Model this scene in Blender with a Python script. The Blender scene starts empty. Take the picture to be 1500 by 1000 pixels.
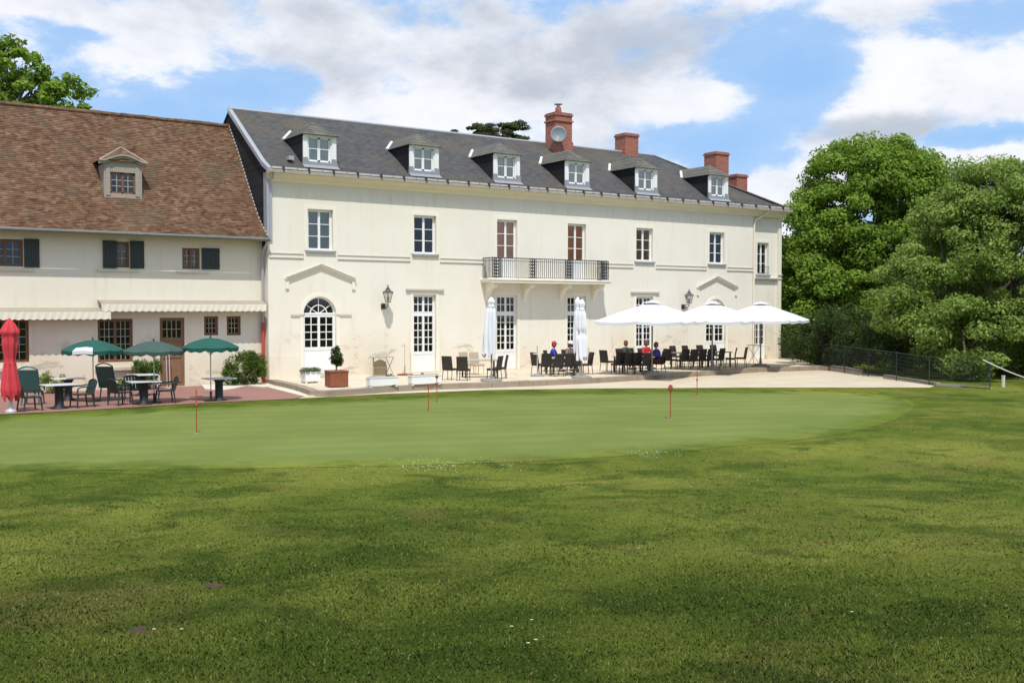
import bpy, math, random
import numpy as np
from mathutils import Vector, Matrix
random.seed(7); RNG = np.random.default_rng(11)
R_ = math.radians
scene = bpy.context.scene
COL = scene.collection

# ------------------------------------------------------------------ camera
# world: X runs along the manor front, Y goes into the house, Z up, terrace at z = 0, metres
FPX, VPX, HORY, CAMH = 1500.0, 2230.0, 452.0, 2.85
PSI = math.atan2(VPX, FPX)
FH = np.array([math.cos(PSI), math.sin(PSI), 0.0])
RT = np.array([math.sin(PSI), -math.cos(PSI), 0.0])
PITCH = -math.atan((500 - HORY) / FPX)
FW = FH * math.cos(PITCH) + np.array([0, 0, math.sin(PITCH)])
UP = np.cross(RT, FW)
CAM = np.array([-14.96, -39.90, CAMH])
cd = bpy.data.cameras.new('camera'); cam = bpy.data.objects.new('camera', cd); COL.objects.link(cam)
cd.sensor_width = 36; cd.lens = 36; cd.clip_start = 0.1; cd.clip_end = 3000
cam.matrix_world = Matrix(((RT[0], UP[0], -FW[0], CAM[0]), (RT[1], UP[1], -FW[1], CAM[1]), (RT[2], UP[2], -FW[2], CAM[2]), (0, 0, 0, 1)))
scene.camera = cam
scene.view_settings.view_transform = 'Standard'; scene.view_settings.look = 'None'
scene.view_settings.gamma = 1.0; scene.view_settings.exposure = 0.0
scene.cycles.max_bounces = 6; scene.cycles.transparent_max_bounces = 12
scene.cycles.use_denoising = True

def ray(px, py): return FW * FPX + RT * (px - 750) - UP * (py - 500)
def on_plane(px, py, ax, val):
    d = ray(px, py); t = (val - CAM[ax]) / d[ax]; return CAM + t * d
def G(px, py, z=0.0): return on_plane(px, py, 2, z)          # a spot on level ground
def Wp(px, py, y=0.0): return on_plane(px, py, 1, y)         # a spot on a wall parallel to the front
def at_depth(px, py, Z): return CAM + ray(px, py) / FPX * Z

# ------------------------------------------------------------------ sun
SUN = np.array([-.24, -.50, .95]); SUN /= np.linalg.norm(SUN)
sl = bpy.data.lights.new('sun', 'SUN'); sl.energy = 3.9; sl.angle = R_(0.55); sl.color = (1.0, 0.965, 0.905)
so = bpy.data.objects.new('sun', sl); COL.objects.link(so)
so.rotation_euler = Vector(SUN).to_track_quat('Z', 'Y').to_euler(); so.location = (0, -20, 60)

# ------------------------------------------------------------------ node helper
class NT:
    def __init__(s, tree): s.t = tree; s.n = tree.nodes; s.l = tree.links
    def put(s, sock, v):
        if v is None: return
        if isinstance(v, bpy.types.NodeSocket): s.l.new(v, sock)
        elif isinstance(v, bpy.types.Node): s.l.new(v.outputs[0], sock)
        elif isinstance(v, (tuple, list)) and sock.type == 'RGBA' and len(v) == 3: sock.default_value = (*v, 1)
        else: sock.default_value = v
    def m(s, op, a, b=None, c=None, clamp=False):
        n = s.n.new('ShaderNodeMath'); n.operation = op; n.use_clamp = clamp
        for i, v in enumerate((a, b, c)): s.put(n.inputs[i], v)
        return n.outputs[0]
    def vm(s, op, a, b=None):
        n = s.n.new('ShaderNodeVectorMath'); n.operation = op
        s.put(n.inputs[0], a); s.put(n.inputs[1], b)
        return n.outputs['Value'] if op in ('DOT_PRODUCT', 'LENGTH') else n.outputs[0]
    def noise(s, vec, scale, detail=4, rough=.55, dist=0, col=False):
        n = s.n.new('ShaderNodeTexNoise'); s.put(n.inputs['Vector'], vec)
        n.inputs['Scale'].default_value = scale; n.inputs['Detail'].default_value = detail
        n.inputs['Roughness'].default_value = rough; n.inputs['Distortion'].default_value = dist
        return n.outputs[1] if col else n.outputs[0]
    def ramp(s, v, stops, interp='LINEAR'):
        n = s.n.new('ShaderNodeValToRGB'); n.color_ramp.interpolation = interp; e = n.color_ramp.elements
        while len(e) < len(stops): e.new(0.5)
        for k, (p, c) in zip(e, stops):
            k.position = p; k.color = (*c, 1) if isinstance(c, (tuple, list)) else (c, c, c, 1)
        s.put(n.inputs[0], v); return n.outputs[0]
    def mix(s, f, a, b, mode='MIX'):
        n = s.n.new('ShaderNodeMix'); n.data_type = 'RGBA'; n.blend_type = mode
        s.put(n.inputs[0], f); s.put(n.inputs[6], a); s.put(n.inputs[7], b); return n.outputs[2]
    def xyz(s, v):
        n = s.n.new('ShaderNodeSeparateXYZ'); s.put(n.inputs[0], v); return n.outputs
    def vec(s, x, y, z):
        n = s.n.new('ShaderNodeCombineXYZ')
        for i, v in enumerate((x, y, z)): s.put(n.inputs[i], v)
        return n.outputs[0]
    def smooth(s, v, lo, hi):
        n = s.n.new('ShaderNodeMapRange'); n.interpolation_type = 'SMOOTHSTEP'
        s.put(n.inputs[0], v); n.inputs[1].default_value = lo; n.inputs[2].default_value = hi
        return n.outputs[0]

# ------------------------------------------------------------------ world: Nishita sky and clouds placed by direction
world = bpy.data.worlds.new("World"); scene.world = world; world.use_nodes = True
wn = NT(world.node_tree); wn.n.clear()
sky = wn.n.new('ShaderNodeTexSky'); sky.sky_type = 'NISHITA'; sky.sun_disc = False
sky.sun_elevation = math.asin(SUN[2]); sky.sun_rotation = math.atan2(SUN[0], SUN[1])
sky.air_density = 1.0; sky.dust_density = 0.7; sky.ozone_density = 1.6
tc = wn.n.new('ShaderNodeTexCoord'); dirv = tc.outputs['Generated']
dr = wn.vm('DOT_PRODUCT', dirv, tuple(RT)); df = wn.vm('DOT_PRODUCT', dirv, tuple(FH)); dz = wn.xyz(dirv)[2]
az = wn.m('ARCTAN2', dr, df); el = wn.m('ARCSINE', dz)
def ang(px, py):
    d = ray(px, py); d = d / np.linalg.norm(d); return math.atan2(d @ RT, d @ FH), math.asin(d[2])
elc = wn.m('MAXIMUM', el, 0.02)
cp = wn.vec(wn.m('MULTIPLY', az, 1.0), wn.m('MULTIPLY', el, 1.9), 3.7)
n1 = wn.noise(cp, 6.5, 10, .62, .12)
n2 = wn.noise(wn.vm('ADD', cp, (5.2, 1.3, 0.0)), 3.0, 3, .5)
warp = wn.noise(wn.vm('ADD', cp, (9.1, 4.4, 2.0)), 9.0, 5, .6, col=True)
wx, wy, wz = wn.xyz(warp)
azw = wn.m('ADD', az, wn.m('MULTIPLY', wn.m('SUBTRACT', wx, .5), .10))
elw = wn.m('ADD', el, wn.m('MULTIPLY', wn.m('SUBTRACT', wy, .5), .05))
def blob(px, py, rx, ry, amp):
    a0, e0 = ang(px, py)
    u = wn.m('DIVIDE', wn.m('SUBTRACT', azw, a0), rx / FPX); v = wn.m('DIVIDE', wn.m('SUBTRACT', elw, e0), ry / FPX)
    g = wn.m('EXPONENT', wn.m('MULTIPLY', wn.m('ADD', wn.m('MULTIPLY', u, u), wn.m('MULTIPLY', v, v)), -1.0))
    return wn.m('MULTIPLY', g, amp)
def total(lst, base):
    acc = base
    for b in lst: acc = wn.m('ADD', acc, blob(*b))
    return acc
HOLES = [(250, 150, 120, 45, -.72), (385, 132, 90, 40, -.75), (110, 55, 90, 30, -.42), (150, 25, 140, 16, .25), (225, 90, 85, 34, .55), (55, 80, 45, 22, .3),
         (170, 170, 60, 30, -.2), (1140, 105, 100, 34, -.62), (1010, 212, 105, 34, -.5), (1120, 178, 90, 36, -.62), (1210, 130, 70, 35, -.3), (1150, 235, 70, 24, -.4), (1060, 130, 60, 22, .15),
         (1400, 120, 120, 50, .75), (1280, 170, 110, 40, .45), (1470, 208, 80, 13, -1.0), (1380, 203, 40, 10, -.5), (1440, 25, 120, 20, -.22), (1200, 45, 80, 14, -.25),
         (1230, 250, 120, 45, .55), (1450, 245, 120, 40, .45), (700, 60, 330, 70, .45), (620, 150, 190, 60, .38), (870, 150, 170, 50, .3), (865, 205, 55, 26, .4), (980, 235, 40, 16, .25)]
dens = total(HOLES, wn.m('ADD', wn.m('MULTIPLY', wn.m('SUBTRACT', n1, .5), 2.9), .06))
mask = wn.m('ADD', wn.m('MULTIPLY', wn.smooth(dens, -0.12, 0.34), .72), wn.m('MULTIPLY', wn.smooth(dens, -0.9, 0.8), .28))
SHADE = [(640, 15, 420, 34, .32), (900, 75, 240, 36, .50), (480, 90, 170, 32, .40), (1300, 188, 150, 18, .7), (1130, 45, 180, 30, .25), (780, 130, 60, 26, .3),
         (230, 60, 100, 40, -.1), (600, 155, 180, 30, -.15), (1380, 90, 90, 40, -.35)]
sh = total(SHADE, wn.m('MULTIPLY', wn.m('SUBTRACT', wn.noise(wn.vm('ADD', cp, (0.0, .05, 0.0)), 6.0, 9, .60, .12), .46), 2.2))
sh = wn.m('ADD', sh, wn.m('MULTIPLY', wn.m('SUBTRACT', wn.m('MINIMUM', dens, 1.1), .55), .28))
sh = wn.smooth(sh, -.12, .85)
ccol = wn.mix(sh, (9.2, 9.2, 9.5), (5.0, 5.4, 6.1))
skyc = wn.mix(0.78, sky.outputs[0], (3.2, 5.7, 9.6))
allc = wn.mix(wn.m('MULTIPLY', mask, .96), skyc, ccol)
bgn = wn.n.new('ShaderNodeBackground'); bgn.inputs[1].default_value = 0.11
wn.put(bgn.inputs[0], allc)
wo = wn.n.new('ShaderNodeOutputWorld'); wn.l.new(bgn.outputs[0], wo.inputs[0])

# ------------------------------------------------------------------ materials
def srgb(r, g, b): return tuple(((c / 255 + .055) / 1.055) ** 2.4 if c > 10 else c / 3294 for c in (r, g, b))
def newmat(name):
    m = bpy.data.materials.new(name); m.use_nodes = True; t = NT(m.node_tree)
    b = t.n['Principled BSDF']; return m, t, b
def objc(t): return t.n.new('ShaderNodeTexCoord').outputs['Object']
def posc(t): return t.n.new('ShaderNodeNewGeometry').outputs['Position']
def plain(name, c, rough=.7, var=.12, scale=6, metal=0, bump=0, spec=.4):
    m, t, b = newmat(name)
    n = t.noise(objc(t), scale, 5, .6)
    k = t.m('ADD', t.m('MULTIPLY', t.m('SUBTRACT', n, .5), 2 * var), 1)
    t.put(b.inputs['Base Color'], t.vm('SCALE', c) if False else t.mix(1.0, c, t.vec(k, k, k), 'MULTIPLY'))
    b.inputs['Roughness'].default_value = rough; b.inputs['Metallic'].default_value = metal
    b.inputs['Specular IOR Level'].default_value = spec
    if bump:
        bp = t.n.new('ShaderNodeBump'); bp.inputs['Strength'].default_value = bump; bp.inputs['Distance'].default_value = .02
        t.put(bp.inputs['Height'], t.noise(objc(t), scale * 6, 5, .6)); t.l.new(bp.outputs[0], b.inputs['Normal'])
    return m
MATS = {}
def render_wall(name, base, dirt, pink=0.0):
    m, t, b = newmat(name); p = posc(t); x, y, z = t.xyz(p)
    big = t.noise(t.vec(x, y, t.m('MULTIPLY', z, .8)), .45, 6, .6)
    streak = t.noise(t.vec(t.m('MULTIPLY', x, 2.2), y, t.m('MULTIPLY', z, .18)), 1.6, 5, .65)
    fine = t.noise(p, 14, 4, .6)
    c = t.mix(t.smooth(big, .35, .75), base, tuple(v * f for v, f in zip(base, (.95, .93, .90))))
    c = t.mix(t.m('MULTIPLY', t.smooth(streak, .52, .75), .30), c, dirt)
    # old damp marks climbing from the foot of the wall, grime and eave shadow painted in under the cornice
    low = t.m('SUBTRACT', 1.15, t.smooth(t.m('ADD', z, t.m('MULTIPLY', t.m('SUBTRACT', big, .5), -2.6)), .3, 2.1))
    c = t.mix(t.m('MULTIPLY', low, .30), c, tuple(v * f for v, f in zip(dirt, (1.1, 1.0, .82))))
    patch = t.noise(t.vec(x, y, t.m('MULTIPLY', z, 1.8)), .9, 6, .7, .6)
    pm = t.m('MULTIPLY', t.smooth(patch, .56, .66), t.m('SUBTRACT', 1, t.smooth(z, .9, 2.3)))
    c = t.mix(t.m('MULTIPLY', pm, .75), c, tuple(v * .80 for v in dirt))
    top = t.smooth(t.m('ADD', z, t.m('MULTIPLY', streak, .9)), 7.7, 8.3)
    c = t.mix(t.m('MULTIPLY', top, .28), c, tuple(v * .9 for v in dirt))
    k = t.m('ADD', t.m('MULTIPLY', t.m('SUBTRACT', fine, .5), .07), 1)
    c = t.mix(1.0, c, t.vec(k, k, k), 'MULTIPLY')
    t.put(b.inputs['Base Color'], c); b.inputs['Roughness'].default_value = .9; b.inputs['Specular IOR Level'].default_value = .15
    bp = t.n.new('ShaderNodeBump'); bp.inputs['Strength'].default_value = .25; bp.inputs['Distance'].default_value = .02
    t.put(bp.inputs['Height'], t.noise(p, 9, 6, .6)); t.l.new(bp.outputs[0], b.inputs['Normal'])
    return m
MATS['wall'] = render_wall('cream_render', (.80, .762, .665), (.56, .49, .38))
MATS['cwall'] = render_wall('old_cream_render', (.78, .73, .62), (.58, .49, .38))
MATS['trim'] = plain('cream_stone_trim', (.80, .755, .64), .85, .06, 3)
MATS['cornice'] = plain('ochre_cornice', (.78, .70, .50), .85, .10, 1.2)
MATS['ledge'] = plain('weathered_ledge', (.52, .48, .40), .9, .2, 5)
MATS['white'] = plain('white_paint', (.80, .80, .78), .45, .04, 8)
MATS['zinc'] = plain('zinc', (.42, .43, .46), .45, .14, 2.5, .35)
MATS['old_zinc'] = plain('old_dark_zinc', (.16, .16, .145), .6, .3, 3, .1)
MATS['zincp'] = plain('stained_zinc_gutter', (.36, .33, .28), .6, .30, 3.5, .1)
MATS['dark'] = plain('dark_iron', (.045, .045, .05), .5, .2, 9)
MATS['lantern'] = plain('weathered_lantern_metal', (.10, .10, .095), .5, .2, 9)
MATS['rail'] = plain('grey_iron', (.040, .040, .048), .5, .2, 9)
MATS['sill'] = plain('grey_sill', (.27, .28, .31), .7, .15, 6)
MATS['brown'] = plain('brown_wood', (.20, .095, .05), .55, .25, 5)
MATS['door'] = plain('brown_door_wood', (.22, .12, .065), .55, .25, 5)
MATS['shutter'] = plain('dark_green_shutter', (.030, .038, .034), .5, .2, 6)
MATS['bar'] = plain('pale_glazing_bar', (.42, .38, .33), .5, .1, 6)
MATS['curtain_grey'] = plain('grey_blind', (.50, .49, .50), .9, .05, 4)
MATS['curtain_red'] = plain('rust_red_shutters', (.85, .36, .23), .7, .12, 3)
MATS['curtain_lace'] = plain('lace_curtain', (.78, .79, .82), .9, .06, 12)
MATS['curtain_brown'] = plain('brown_curtain', (.40, .26, .18), .9, .35, 2)
MATS['canvas'] = plain('white_canvas', (.68, .69, .72), .8, .04, 3)
MATS['fold'] = plain('white_folded_canvas', (.74, .745, .79), .8, .06, 3)
MATS['rattan'] = plain('dark_rattan', (.030, .024, .020), .65, .3, 40, bump=.5)
MATS['rattan_legs'] = plain('dark_metal_legs', (.05, .045, .04), .5, .1, 8)
MATS['beige'] = plain('beige_wicker', (.42, .34, .25), .7, .2, 30)
MATS['ttop'] = plain('grey_table_top', (.40, .38, .34), .4, .1, 5)
MATS['plastic'] = plain('green_plastic', (.030, .110, .100), .35, .15, 5, spec=.5)
MATS['plastic_d'] = plain('dark_green_plastic', (.016, .036, .032), .4, .2, 5, spec=.5)
MATS['ptop'] = plain('pale_table_top', (.62, .64, .66), .3, .06, 4)
MATS['pbase'] = plain('black_pedestal', (.014, .02, .02), .5, .2, 6)
MATS['parasol_green'] = plain('green_parasol_cloth', (.010, .085, .062), .75, .2, 4)
MATS['parasol_faded'] = plain('faded_green_parasol_cloth', (.045, .085, .070), .8, .2, 4)
MATS['parasol_red'] = plain('red_parasol_cloth', (.56, .045, .062), .8, .15, 4)
MATS['steel'] = plain('pale_pole', (.55, .55, .54), .4, .08, 5, .3)
MATS['pole'] = plain('grey_brown_pole', (.24, .20, .17), .5, .1, 5)
MATS['base_c'] = plain('concrete_base', (.26, .24, .21), .9, .15, 7)
MATS['redpin'] = plain('red_painted_pin', (.34, .06, .035), .5, .1, 9)
MATS['redpipe'] = plain('red_pipe_sleeve', (.50, .075, .055), .5, .12, 9)
MATS['rust_box'] = plain('rusty_planter', (.24, .075, .035), .75, .25, 6)
MATS['wood_grey'] = plain('grey_wood', (.34, .30, .25), .8, .2, 8)
MATS['tan'] = plain('tan_canvas', (.40, .32, .21), .85, .2, 3)
MATS['awning'] = plain('awning_cloth', (.74, .69, .56), .8, .12, 6)
MATS['awning_top'] = plain('awning_box', (.36, .31, .24), .7, .15, 4)
MATS['skin'] = plain('skin', (.52, .31, .22), .6, .05, 6)
MATS['hair'] = plain('brown_hair', (.10, .065, .045), .8, .2, 20)
MATS['cloth_blue'] = plain('blue_jacket', (.035, .045, .34), .8, .15, 8)
MATS['cloth_navy'] = plain('navy_jacket', (.03, .035, .09), .8, .15, 8)
MATS['cloth_red'] = plain('red_cloth', (.50, .03, .035), .8, .1, 8)
MATS['cloth_maroon'] = plain('maroon_trousers', (.10, .018, .022), .8, .15, 8)
MATS['cloth_dark'] = plain('dark_trousers', (.03, .03, .04), .8, .15, 8)
MATS['cloth_brown'] = plain('brown_jacket', (.22, .14, .12), .8, .3, 8)
MATS['cloth_grey'] = plain('dark_grey_coat', (.05, .055, .06), .8, .15, 8)
MATS['hat_white'] = plain('white_hat', (.78, .76, .74), .8, .04, 8)
MATS['stone_kerb'] = plain('kerb_stone', (.30, .24, .18), .9, .35, 2.2, bump=.6)
MATS['pale_edge'] = plain('pale_limestone_edging', (.66, .59, .47), .85, .15, 3)
MATS['rope'] = plain('pale_rope', (.62, .60, .54), .8, .1, 9)
MATS['dish'] = plain('grey_dish', (.20, .23, .24), .5, .1, 6)
MATS['lamp_glass'] = plain('lantern_glass', (.55, .55, .50), .2, .1, 6)
MATS['soil'] = plain('bare_soil', (.085, .050, .030), .95, .4, 20, bump=.8)
MATS['bark'] = plain('bark', (.10, .075, .055), .9, .35, 6, bump=.8)
MATS['petal'] = plain('daisy_petals', (.66, .67, .60), .7, .05, 9)
MATS['yolk'] = plain('daisy_eye', (.70, .45, .05), .7, .05, 9)

m, t, b = newmat('terrace_paving'); p = posc(t)
n = t.noise(p, 1.2, 6, .65); f = t.noise(p, 30, 3, .6)
c = t.mix(t.smooth(n, .3, .75), (.74, .64, .50), (.60, .50, .37))
br = t.n.new('ShaderNodeTexBrick'); t.put(br.inputs['Vector'], p); br.inputs['Scale'].default_value = 1; br.inputs['Brick Width'].default_value = .8; br.inputs['Row Height'].default_value = .55; br.inputs['Mortar Size'].default_value = .012
br.inputs['Color1'].default_value = (1, 1, 1, 1); br.inputs['Color2'].default_value = (.90, .88, .85, 1); br.inputs['Mortar'].default_value = (.55, .50, .44, 1)
c = t.mix(1.0, t.mix(t.m('MULTIPLY', t.smooth(f, .5, .75), .25), c, (.50, .42, .33)), br.outputs[0], 'MULTIPLY')
t.put(b.inputs['Base Color'], c); b.inputs['Roughness'].default_value = .9
MATS['terrace'] = m
m, t, b = newmat('gravel_surface'); p = posc(t)
n = t.noise(p, .7, 6, .65); f = t.noise(p, 45, 3, .7); v = t.n.new('ShaderNodeTexVoronoi'); t.put(v.inputs['Vector'], p); v.inputs['Scale'].default_value = 38
c = t.mix(t.smooth(n, .3, .75), (.60, .515, .375), (.50, .42, .29))
c = t.mix(t.m('MULTIPLY', t.smooth(f, .45, .75), .4), c, (.40, .33, .26))
t.put(b.inputs['Base Color'], c); b.inputs['Roughness'].default_value = .95
bp = t.n.new('ShaderNodeBump'); bp.inputs['Strength'].default_value = .5; bp.inputs['Distance'].default_value = .015
t.put(bp.inputs['Height'], v.outputs[0]); t.l.new(bp.outputs[0], b.inputs['Normal'])
MATS['gravel'] = m
m, t, b = newmat('red_tarmac'); p = posc(t)
n = t.noise(p, .8, 6, .65); f = t.noise(p, 40, 3, .7)
c = t.mix(t.smooth(n, .3, .75), (.34, .155, .12), (.26, .13, .105))
t.put(b.inputs['Base Color'], t.mix(t.m('MULTIPLY', f, .35), c, (.22, .15, .12))); b.inputs['Roughness'].default_value = .9
MATS['redpave'] = m

def lawn_color(t, p, blades=False):
    x, y, z = t.xyz(p)
    big = t.noise(t.vec(x, y, 0.0), .16, 4, .55, .5); mid = t.noise(t.vec(x, y, 4.0), .55, 5, .6, .6); small = t.noise(t.vec(x, y, 9.0), 3.2, 5, .6)
    c = t.mix(t.smooth(mid, .33, .67), (.068, .106, .013), (.128, .162, .024))
    c = t.mix(t.m('MULTIPLY', t.smooth(big, .44, .66), .75), c, (.205, .220, .040))
    thatch = t.noise(t.vec(x, y, 17.0), .48, 6, .62, .8)
    c = t.mix(t.m('MULTIPLY', t.smooth(thatch, .53, .68), .40), c, (.165, .125, .045))
    dk = t.noise(t.vec(x, y, 31.0), .75, 5, .6, .6)
    c = t.mix(t.m('MULTIPLY', t.smooth(dk, .50, .64), .68), c, (.042, .074, .010))
    # soft cloud shade painted into the turf colour, deepening towards the camera
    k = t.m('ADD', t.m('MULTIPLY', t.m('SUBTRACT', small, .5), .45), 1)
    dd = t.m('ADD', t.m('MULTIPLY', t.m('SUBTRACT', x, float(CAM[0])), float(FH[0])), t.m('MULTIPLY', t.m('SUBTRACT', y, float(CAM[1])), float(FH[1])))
    shade_fade = t.smooth(t.m('ADD', dd, t.m('MULTIPLY', t.m('SUBTRACT', big, .5), 9.0)), 7.0, 17.0)
    c = t.mix(shade_fade, t.mix(1.0, c, (.60, .64, .60), 'MULTIPLY'), c)
    return t.mix(1.0, c, t.vec(k, k, k), 'MULTIPLY')
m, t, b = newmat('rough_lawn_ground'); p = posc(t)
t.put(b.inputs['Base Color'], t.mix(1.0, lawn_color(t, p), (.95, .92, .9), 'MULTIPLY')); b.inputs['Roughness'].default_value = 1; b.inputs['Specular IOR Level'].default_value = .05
bp = t.n.new('ShaderNodeBump'); bp.inputs['Strength'].default_value = .9; bp.inputs['Distance'].default_value = .06
t.put(bp.inputs['Height'], t.noise(p, 7, 8, .7)); t.l.new(bp.outputs[0], b.inputs['Normal'])
MATS['lawn'] = m
m, t, b = newmat('grass_blades'); p = posc(t)
at = t.n.new('ShaderNodeAttribute'); at.attribute_name = 'rnd'
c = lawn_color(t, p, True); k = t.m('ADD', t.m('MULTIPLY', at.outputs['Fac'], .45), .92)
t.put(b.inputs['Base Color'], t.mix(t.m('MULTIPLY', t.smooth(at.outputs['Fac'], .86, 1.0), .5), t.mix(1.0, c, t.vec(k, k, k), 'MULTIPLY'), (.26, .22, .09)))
b.inputs['Roughness'].default_value = .9; b.inputs['Specular IOR Level'].default_value = .08
gn = t.n.new('ShaderNodeNewGeometry').outputs['Normal']; t.put(b.inputs['Normal'], t.vm('NORMALIZE', t.vm('ADD', t.vm('MULTIPLY', gn, (.35, .35, .35)), (0.0, 0.0, 1.0))))
MATS['blades'] = m
m, t, b = newmat('putting_green_turf'); p = posc(t); x, y, z = t.xyz(p)
n = t.noise(t.vec(x, y, 0.0), .35, 4, .55, .3); f = t.noise(p, 9, 6, .7)
eg = t.n.new('ShaderNodeAttribute'); eg.attribute_name = 'edge'
s1 = t.m('SINE', t.m('MULTIPLY', t.m('ADD', t.m('MULTIPLY', x, .35), t.m('MULTIPLY', y, .94)), 5.2))
c = t.mix(t.smooth(n, .3, .7), (.142, .178, .044), (.180, .210, .058))
c = t.mix(t.m('MULTIPLY', t.smooth(s1, -.6, .6), .32), c, (.124, .172, .042))
k = t.m('ADD', t.m('MULTIPLY', t.m('SUBTRACT', f, .5), .3), 1)
c = t.mix(1.0, c, t.vec(k, k, k), 'MULTIPLY')
en = t.noise(t.vec(x, y, 3.0), 1.4, 6, .65)
ef = t.smooth(t.m('ADD', eg.outputs['Fac'], t.m('MULTIPLY', t.m('SUBTRACT', en, .5), 2.4)), .0, 1.5)
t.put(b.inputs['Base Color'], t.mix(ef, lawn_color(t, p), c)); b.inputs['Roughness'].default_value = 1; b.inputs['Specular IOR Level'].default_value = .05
MATS['green'] = m

def tile_mat(name, cols, tw, th, moss, mossamt, big=.5):
    m, t, b = newmat(name); p = posc(t); x, y, z = t.xyz(p)
    row = t.m('FLOOR', t.m('DIVIDE', z, th)); off = t.m('MULTIPLY', t.m('MODULO', row, 2.0), .5)
    colm = t.m('FLOOR', t.m('ADD', t.m('DIVIDE', x, tw), off))
    w = t.n.new('ShaderNodeTexWhiteNoise'); w.noise_dimensions = '3D'; t.put(w.inputs[0], t.vec(colm, row, t.m('FLOOR', t.m('MULTIPLY', y, .2))))
    n = t.noise(t.vec(x, t.m('MULTIPLY', y, 1.2), t.m('MULTIPLY', z, 1.8)), 1.6, 6, .65, .5)
    v = t.m('ADD', t.m('MULTIPLY', w.outputs[0], .42), t.m('MULTIPLY', n, .76))
    c = t.ramp(v, cols)
    st = t.noise(t.vec(x, y, z), big, 6, .62, .4)
    c = t.mix(t.m('MULTIPLY', t.smooth(st, .46, .70), mossamt), c, moss)
    t.put(b.inputs['Base Color'], c); b.inputs['Roughness'].default_value = .8; b.inputs['Specular IOR Level'].default_value = .16
    fx = t.m('FRACT', t.m('ADD', t.m('DIVIDE', x, tw), off))
    joint = t.smooth(fx, .0, .12)
    bp = t.n.new('ShaderNodeBump'); bp.inputs['Strength'].default_value = .6; bp.inputs['Distance'].default_value = .012
    t.put(bp.inputs['Height'], t.m('ADD', t.m('MULTIPLY', joint, .4), w.outputs[0])); t.l.new(bp.outputs[0], b.inputs['Normal'])
    return m
MATS['tiles'] = tile_mat('old_clay_tiles', [(.22, (.062, .036, .025)), (.42, (.112, .058, .035)), (.56, (.152, .077, .044)), (.72, (.178, .105, .064)), (.95, (.25, .18, .12))], .17, .085, (.115, .092, .055), .6, .6)
MATS['slate'] = tile_mat('old_slate', [(.15, (.066, .066, .069)), (.5, (.092, .091, .093)), (.8, (.116, .112, .108)), (.98, (.145, .138, .128))], .22, .10, (.150, .124, .088), .7, .42)
MATS['slate_d'] = tile_mat('dormer_slate', [(.15, (.075, .073, .066)), (.5, (.118, .113, .10)), (.98, (.18, .17, .145))], .22, .10, (.19, .18, .12), .5, 1.2)
MATS['slate_w'] = tile_mat('slate_cladding', [(.15, (.014, .014, .016)), (.5, (.022, .022, .025)), (.98, (.036, .036, .04))], .22, .12, (.03, .03, .03), .2, 1)
m, t, b = newmat('chimney_brick'); x, y, z = t.xyz(posc(t))
br = t.n.new('ShaderNodeTexBrick'); t.put(br.inputs['Vector'], t.vec(t.m('ADD', x, y), z, 0.0))
br.inputs['Color1'].default_value = (.36, .085, .05, 1); br.inputs['Color2'].default_value = (.21, .055, .04, 1); br.inputs['Mortar'].default_value = (.48, .30, .22, 1)
br.inputs['Scale'].default_value = 1.0; br.inputs['Brick Width'].default_value = .23; br.inputs['Row Height'].default_value = .075; br.inputs['Mortar Size'].default_value = .008
n = t.noise(posc(t), 3, 5, .6)
t.put(b.inputs['Base Color'], t.mix(t.m('MULTIPLY', t.smooth(n, .5, .75), .5), br.outputs[0], (.20, .10, .075))); b.inputs['Roughness'].default_value = .9
MATS['brick'] = m
m, t, b = newmat('window_glass')
gl = t.n.new('ShaderNodeBsdfGlossy'); gl.inputs['Roughness'].default_value = .04; gl.inputs[0].default_value = (.9, .9, .9, 1)
tr = t.n.new('ShaderNodeBsdfTransparent'); tr.inputs[0].default_value = (.80, .82, .80, 1)
fr = t.n.new('ShaderNodeFresnel'); fr.inputs[0].default_value = 1.45
bp = t.n.new('ShaderNodeBump'); bp.inputs['Strength'].default_value = .35; bp.inputs['Distance'].default_value = .01; t.put(bp.inputs['Height'], t.noise(posc(t), 2.3, 3, .5)); t.l.new(bp.outputs[0], gl.inputs['Normal'])
mx = t.n.new('ShaderNodeMixShader'); t.put(mx.inputs[0], t.m('ADD', fr.outputs[0], .04, clamp=True)); t.l.new(tr.outputs[0], mx.inputs[1]); t.l.new(gl.outputs[0], mx.inputs[2])
t.l.new(mx.outputs[0], t.n['Material Output'].inputs[0]); MATS['glass'] = m

def leaf_mat(name, dark, light, tint=(.2, .24, .04)):
    m, t, b = newmat(name)
    at = t.n.new('ShaderNodeAttribute'); at.attribute_name = 'rnd'
    n = t.noise(posc(t), .55, 4, .6)
    v = t.m('ADD', t.m('MULTIPLY', at.outputs['Fac'], .6), t.m('MULTIPLY', n, .5))
    c = t.ramp(v, [(.2, dark), (.85, light)])
    t.put(b.inputs['Base Color'], c); b.inputs['Roughness'].default_value = .7; b.inputs['Specular IOR Level'].default_value = .12
    tl = t.n.new('ShaderNodeBsdfTranslucent'); t.put(tl.inputs[0], t.mix(.5, c, tint))
    mx = t.n.new('ShaderNodeMixShader'); mx.inputs[0].default_value = .45
    t.l.new(b.outputs[0], mx.inputs[1]); t.l.new(tl.outputs[0], mx.inputs[2]); t.l.new(mx.outputs[0], t.n['Material Output'].inputs[0])
    return m
MATS['leaf_a'] = leaf_mat('bright_broad_leaves', (.115, .210, .026), (.310, .460, .066))
MATS['leaf_b'] = leaf_mat('olive_leaves', (.135, .220, .038), (.360, .470, .115))
MATS['leaf_c'] = leaf_mat('shrub_leaves', (.045, .095, .016), (.125, .200, .035))
MATS['leaf_d'] = leaf_mat('cedar_needles', (.060, .080, .034), (.150, .165, .075), (.08, .10, .03))
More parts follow.
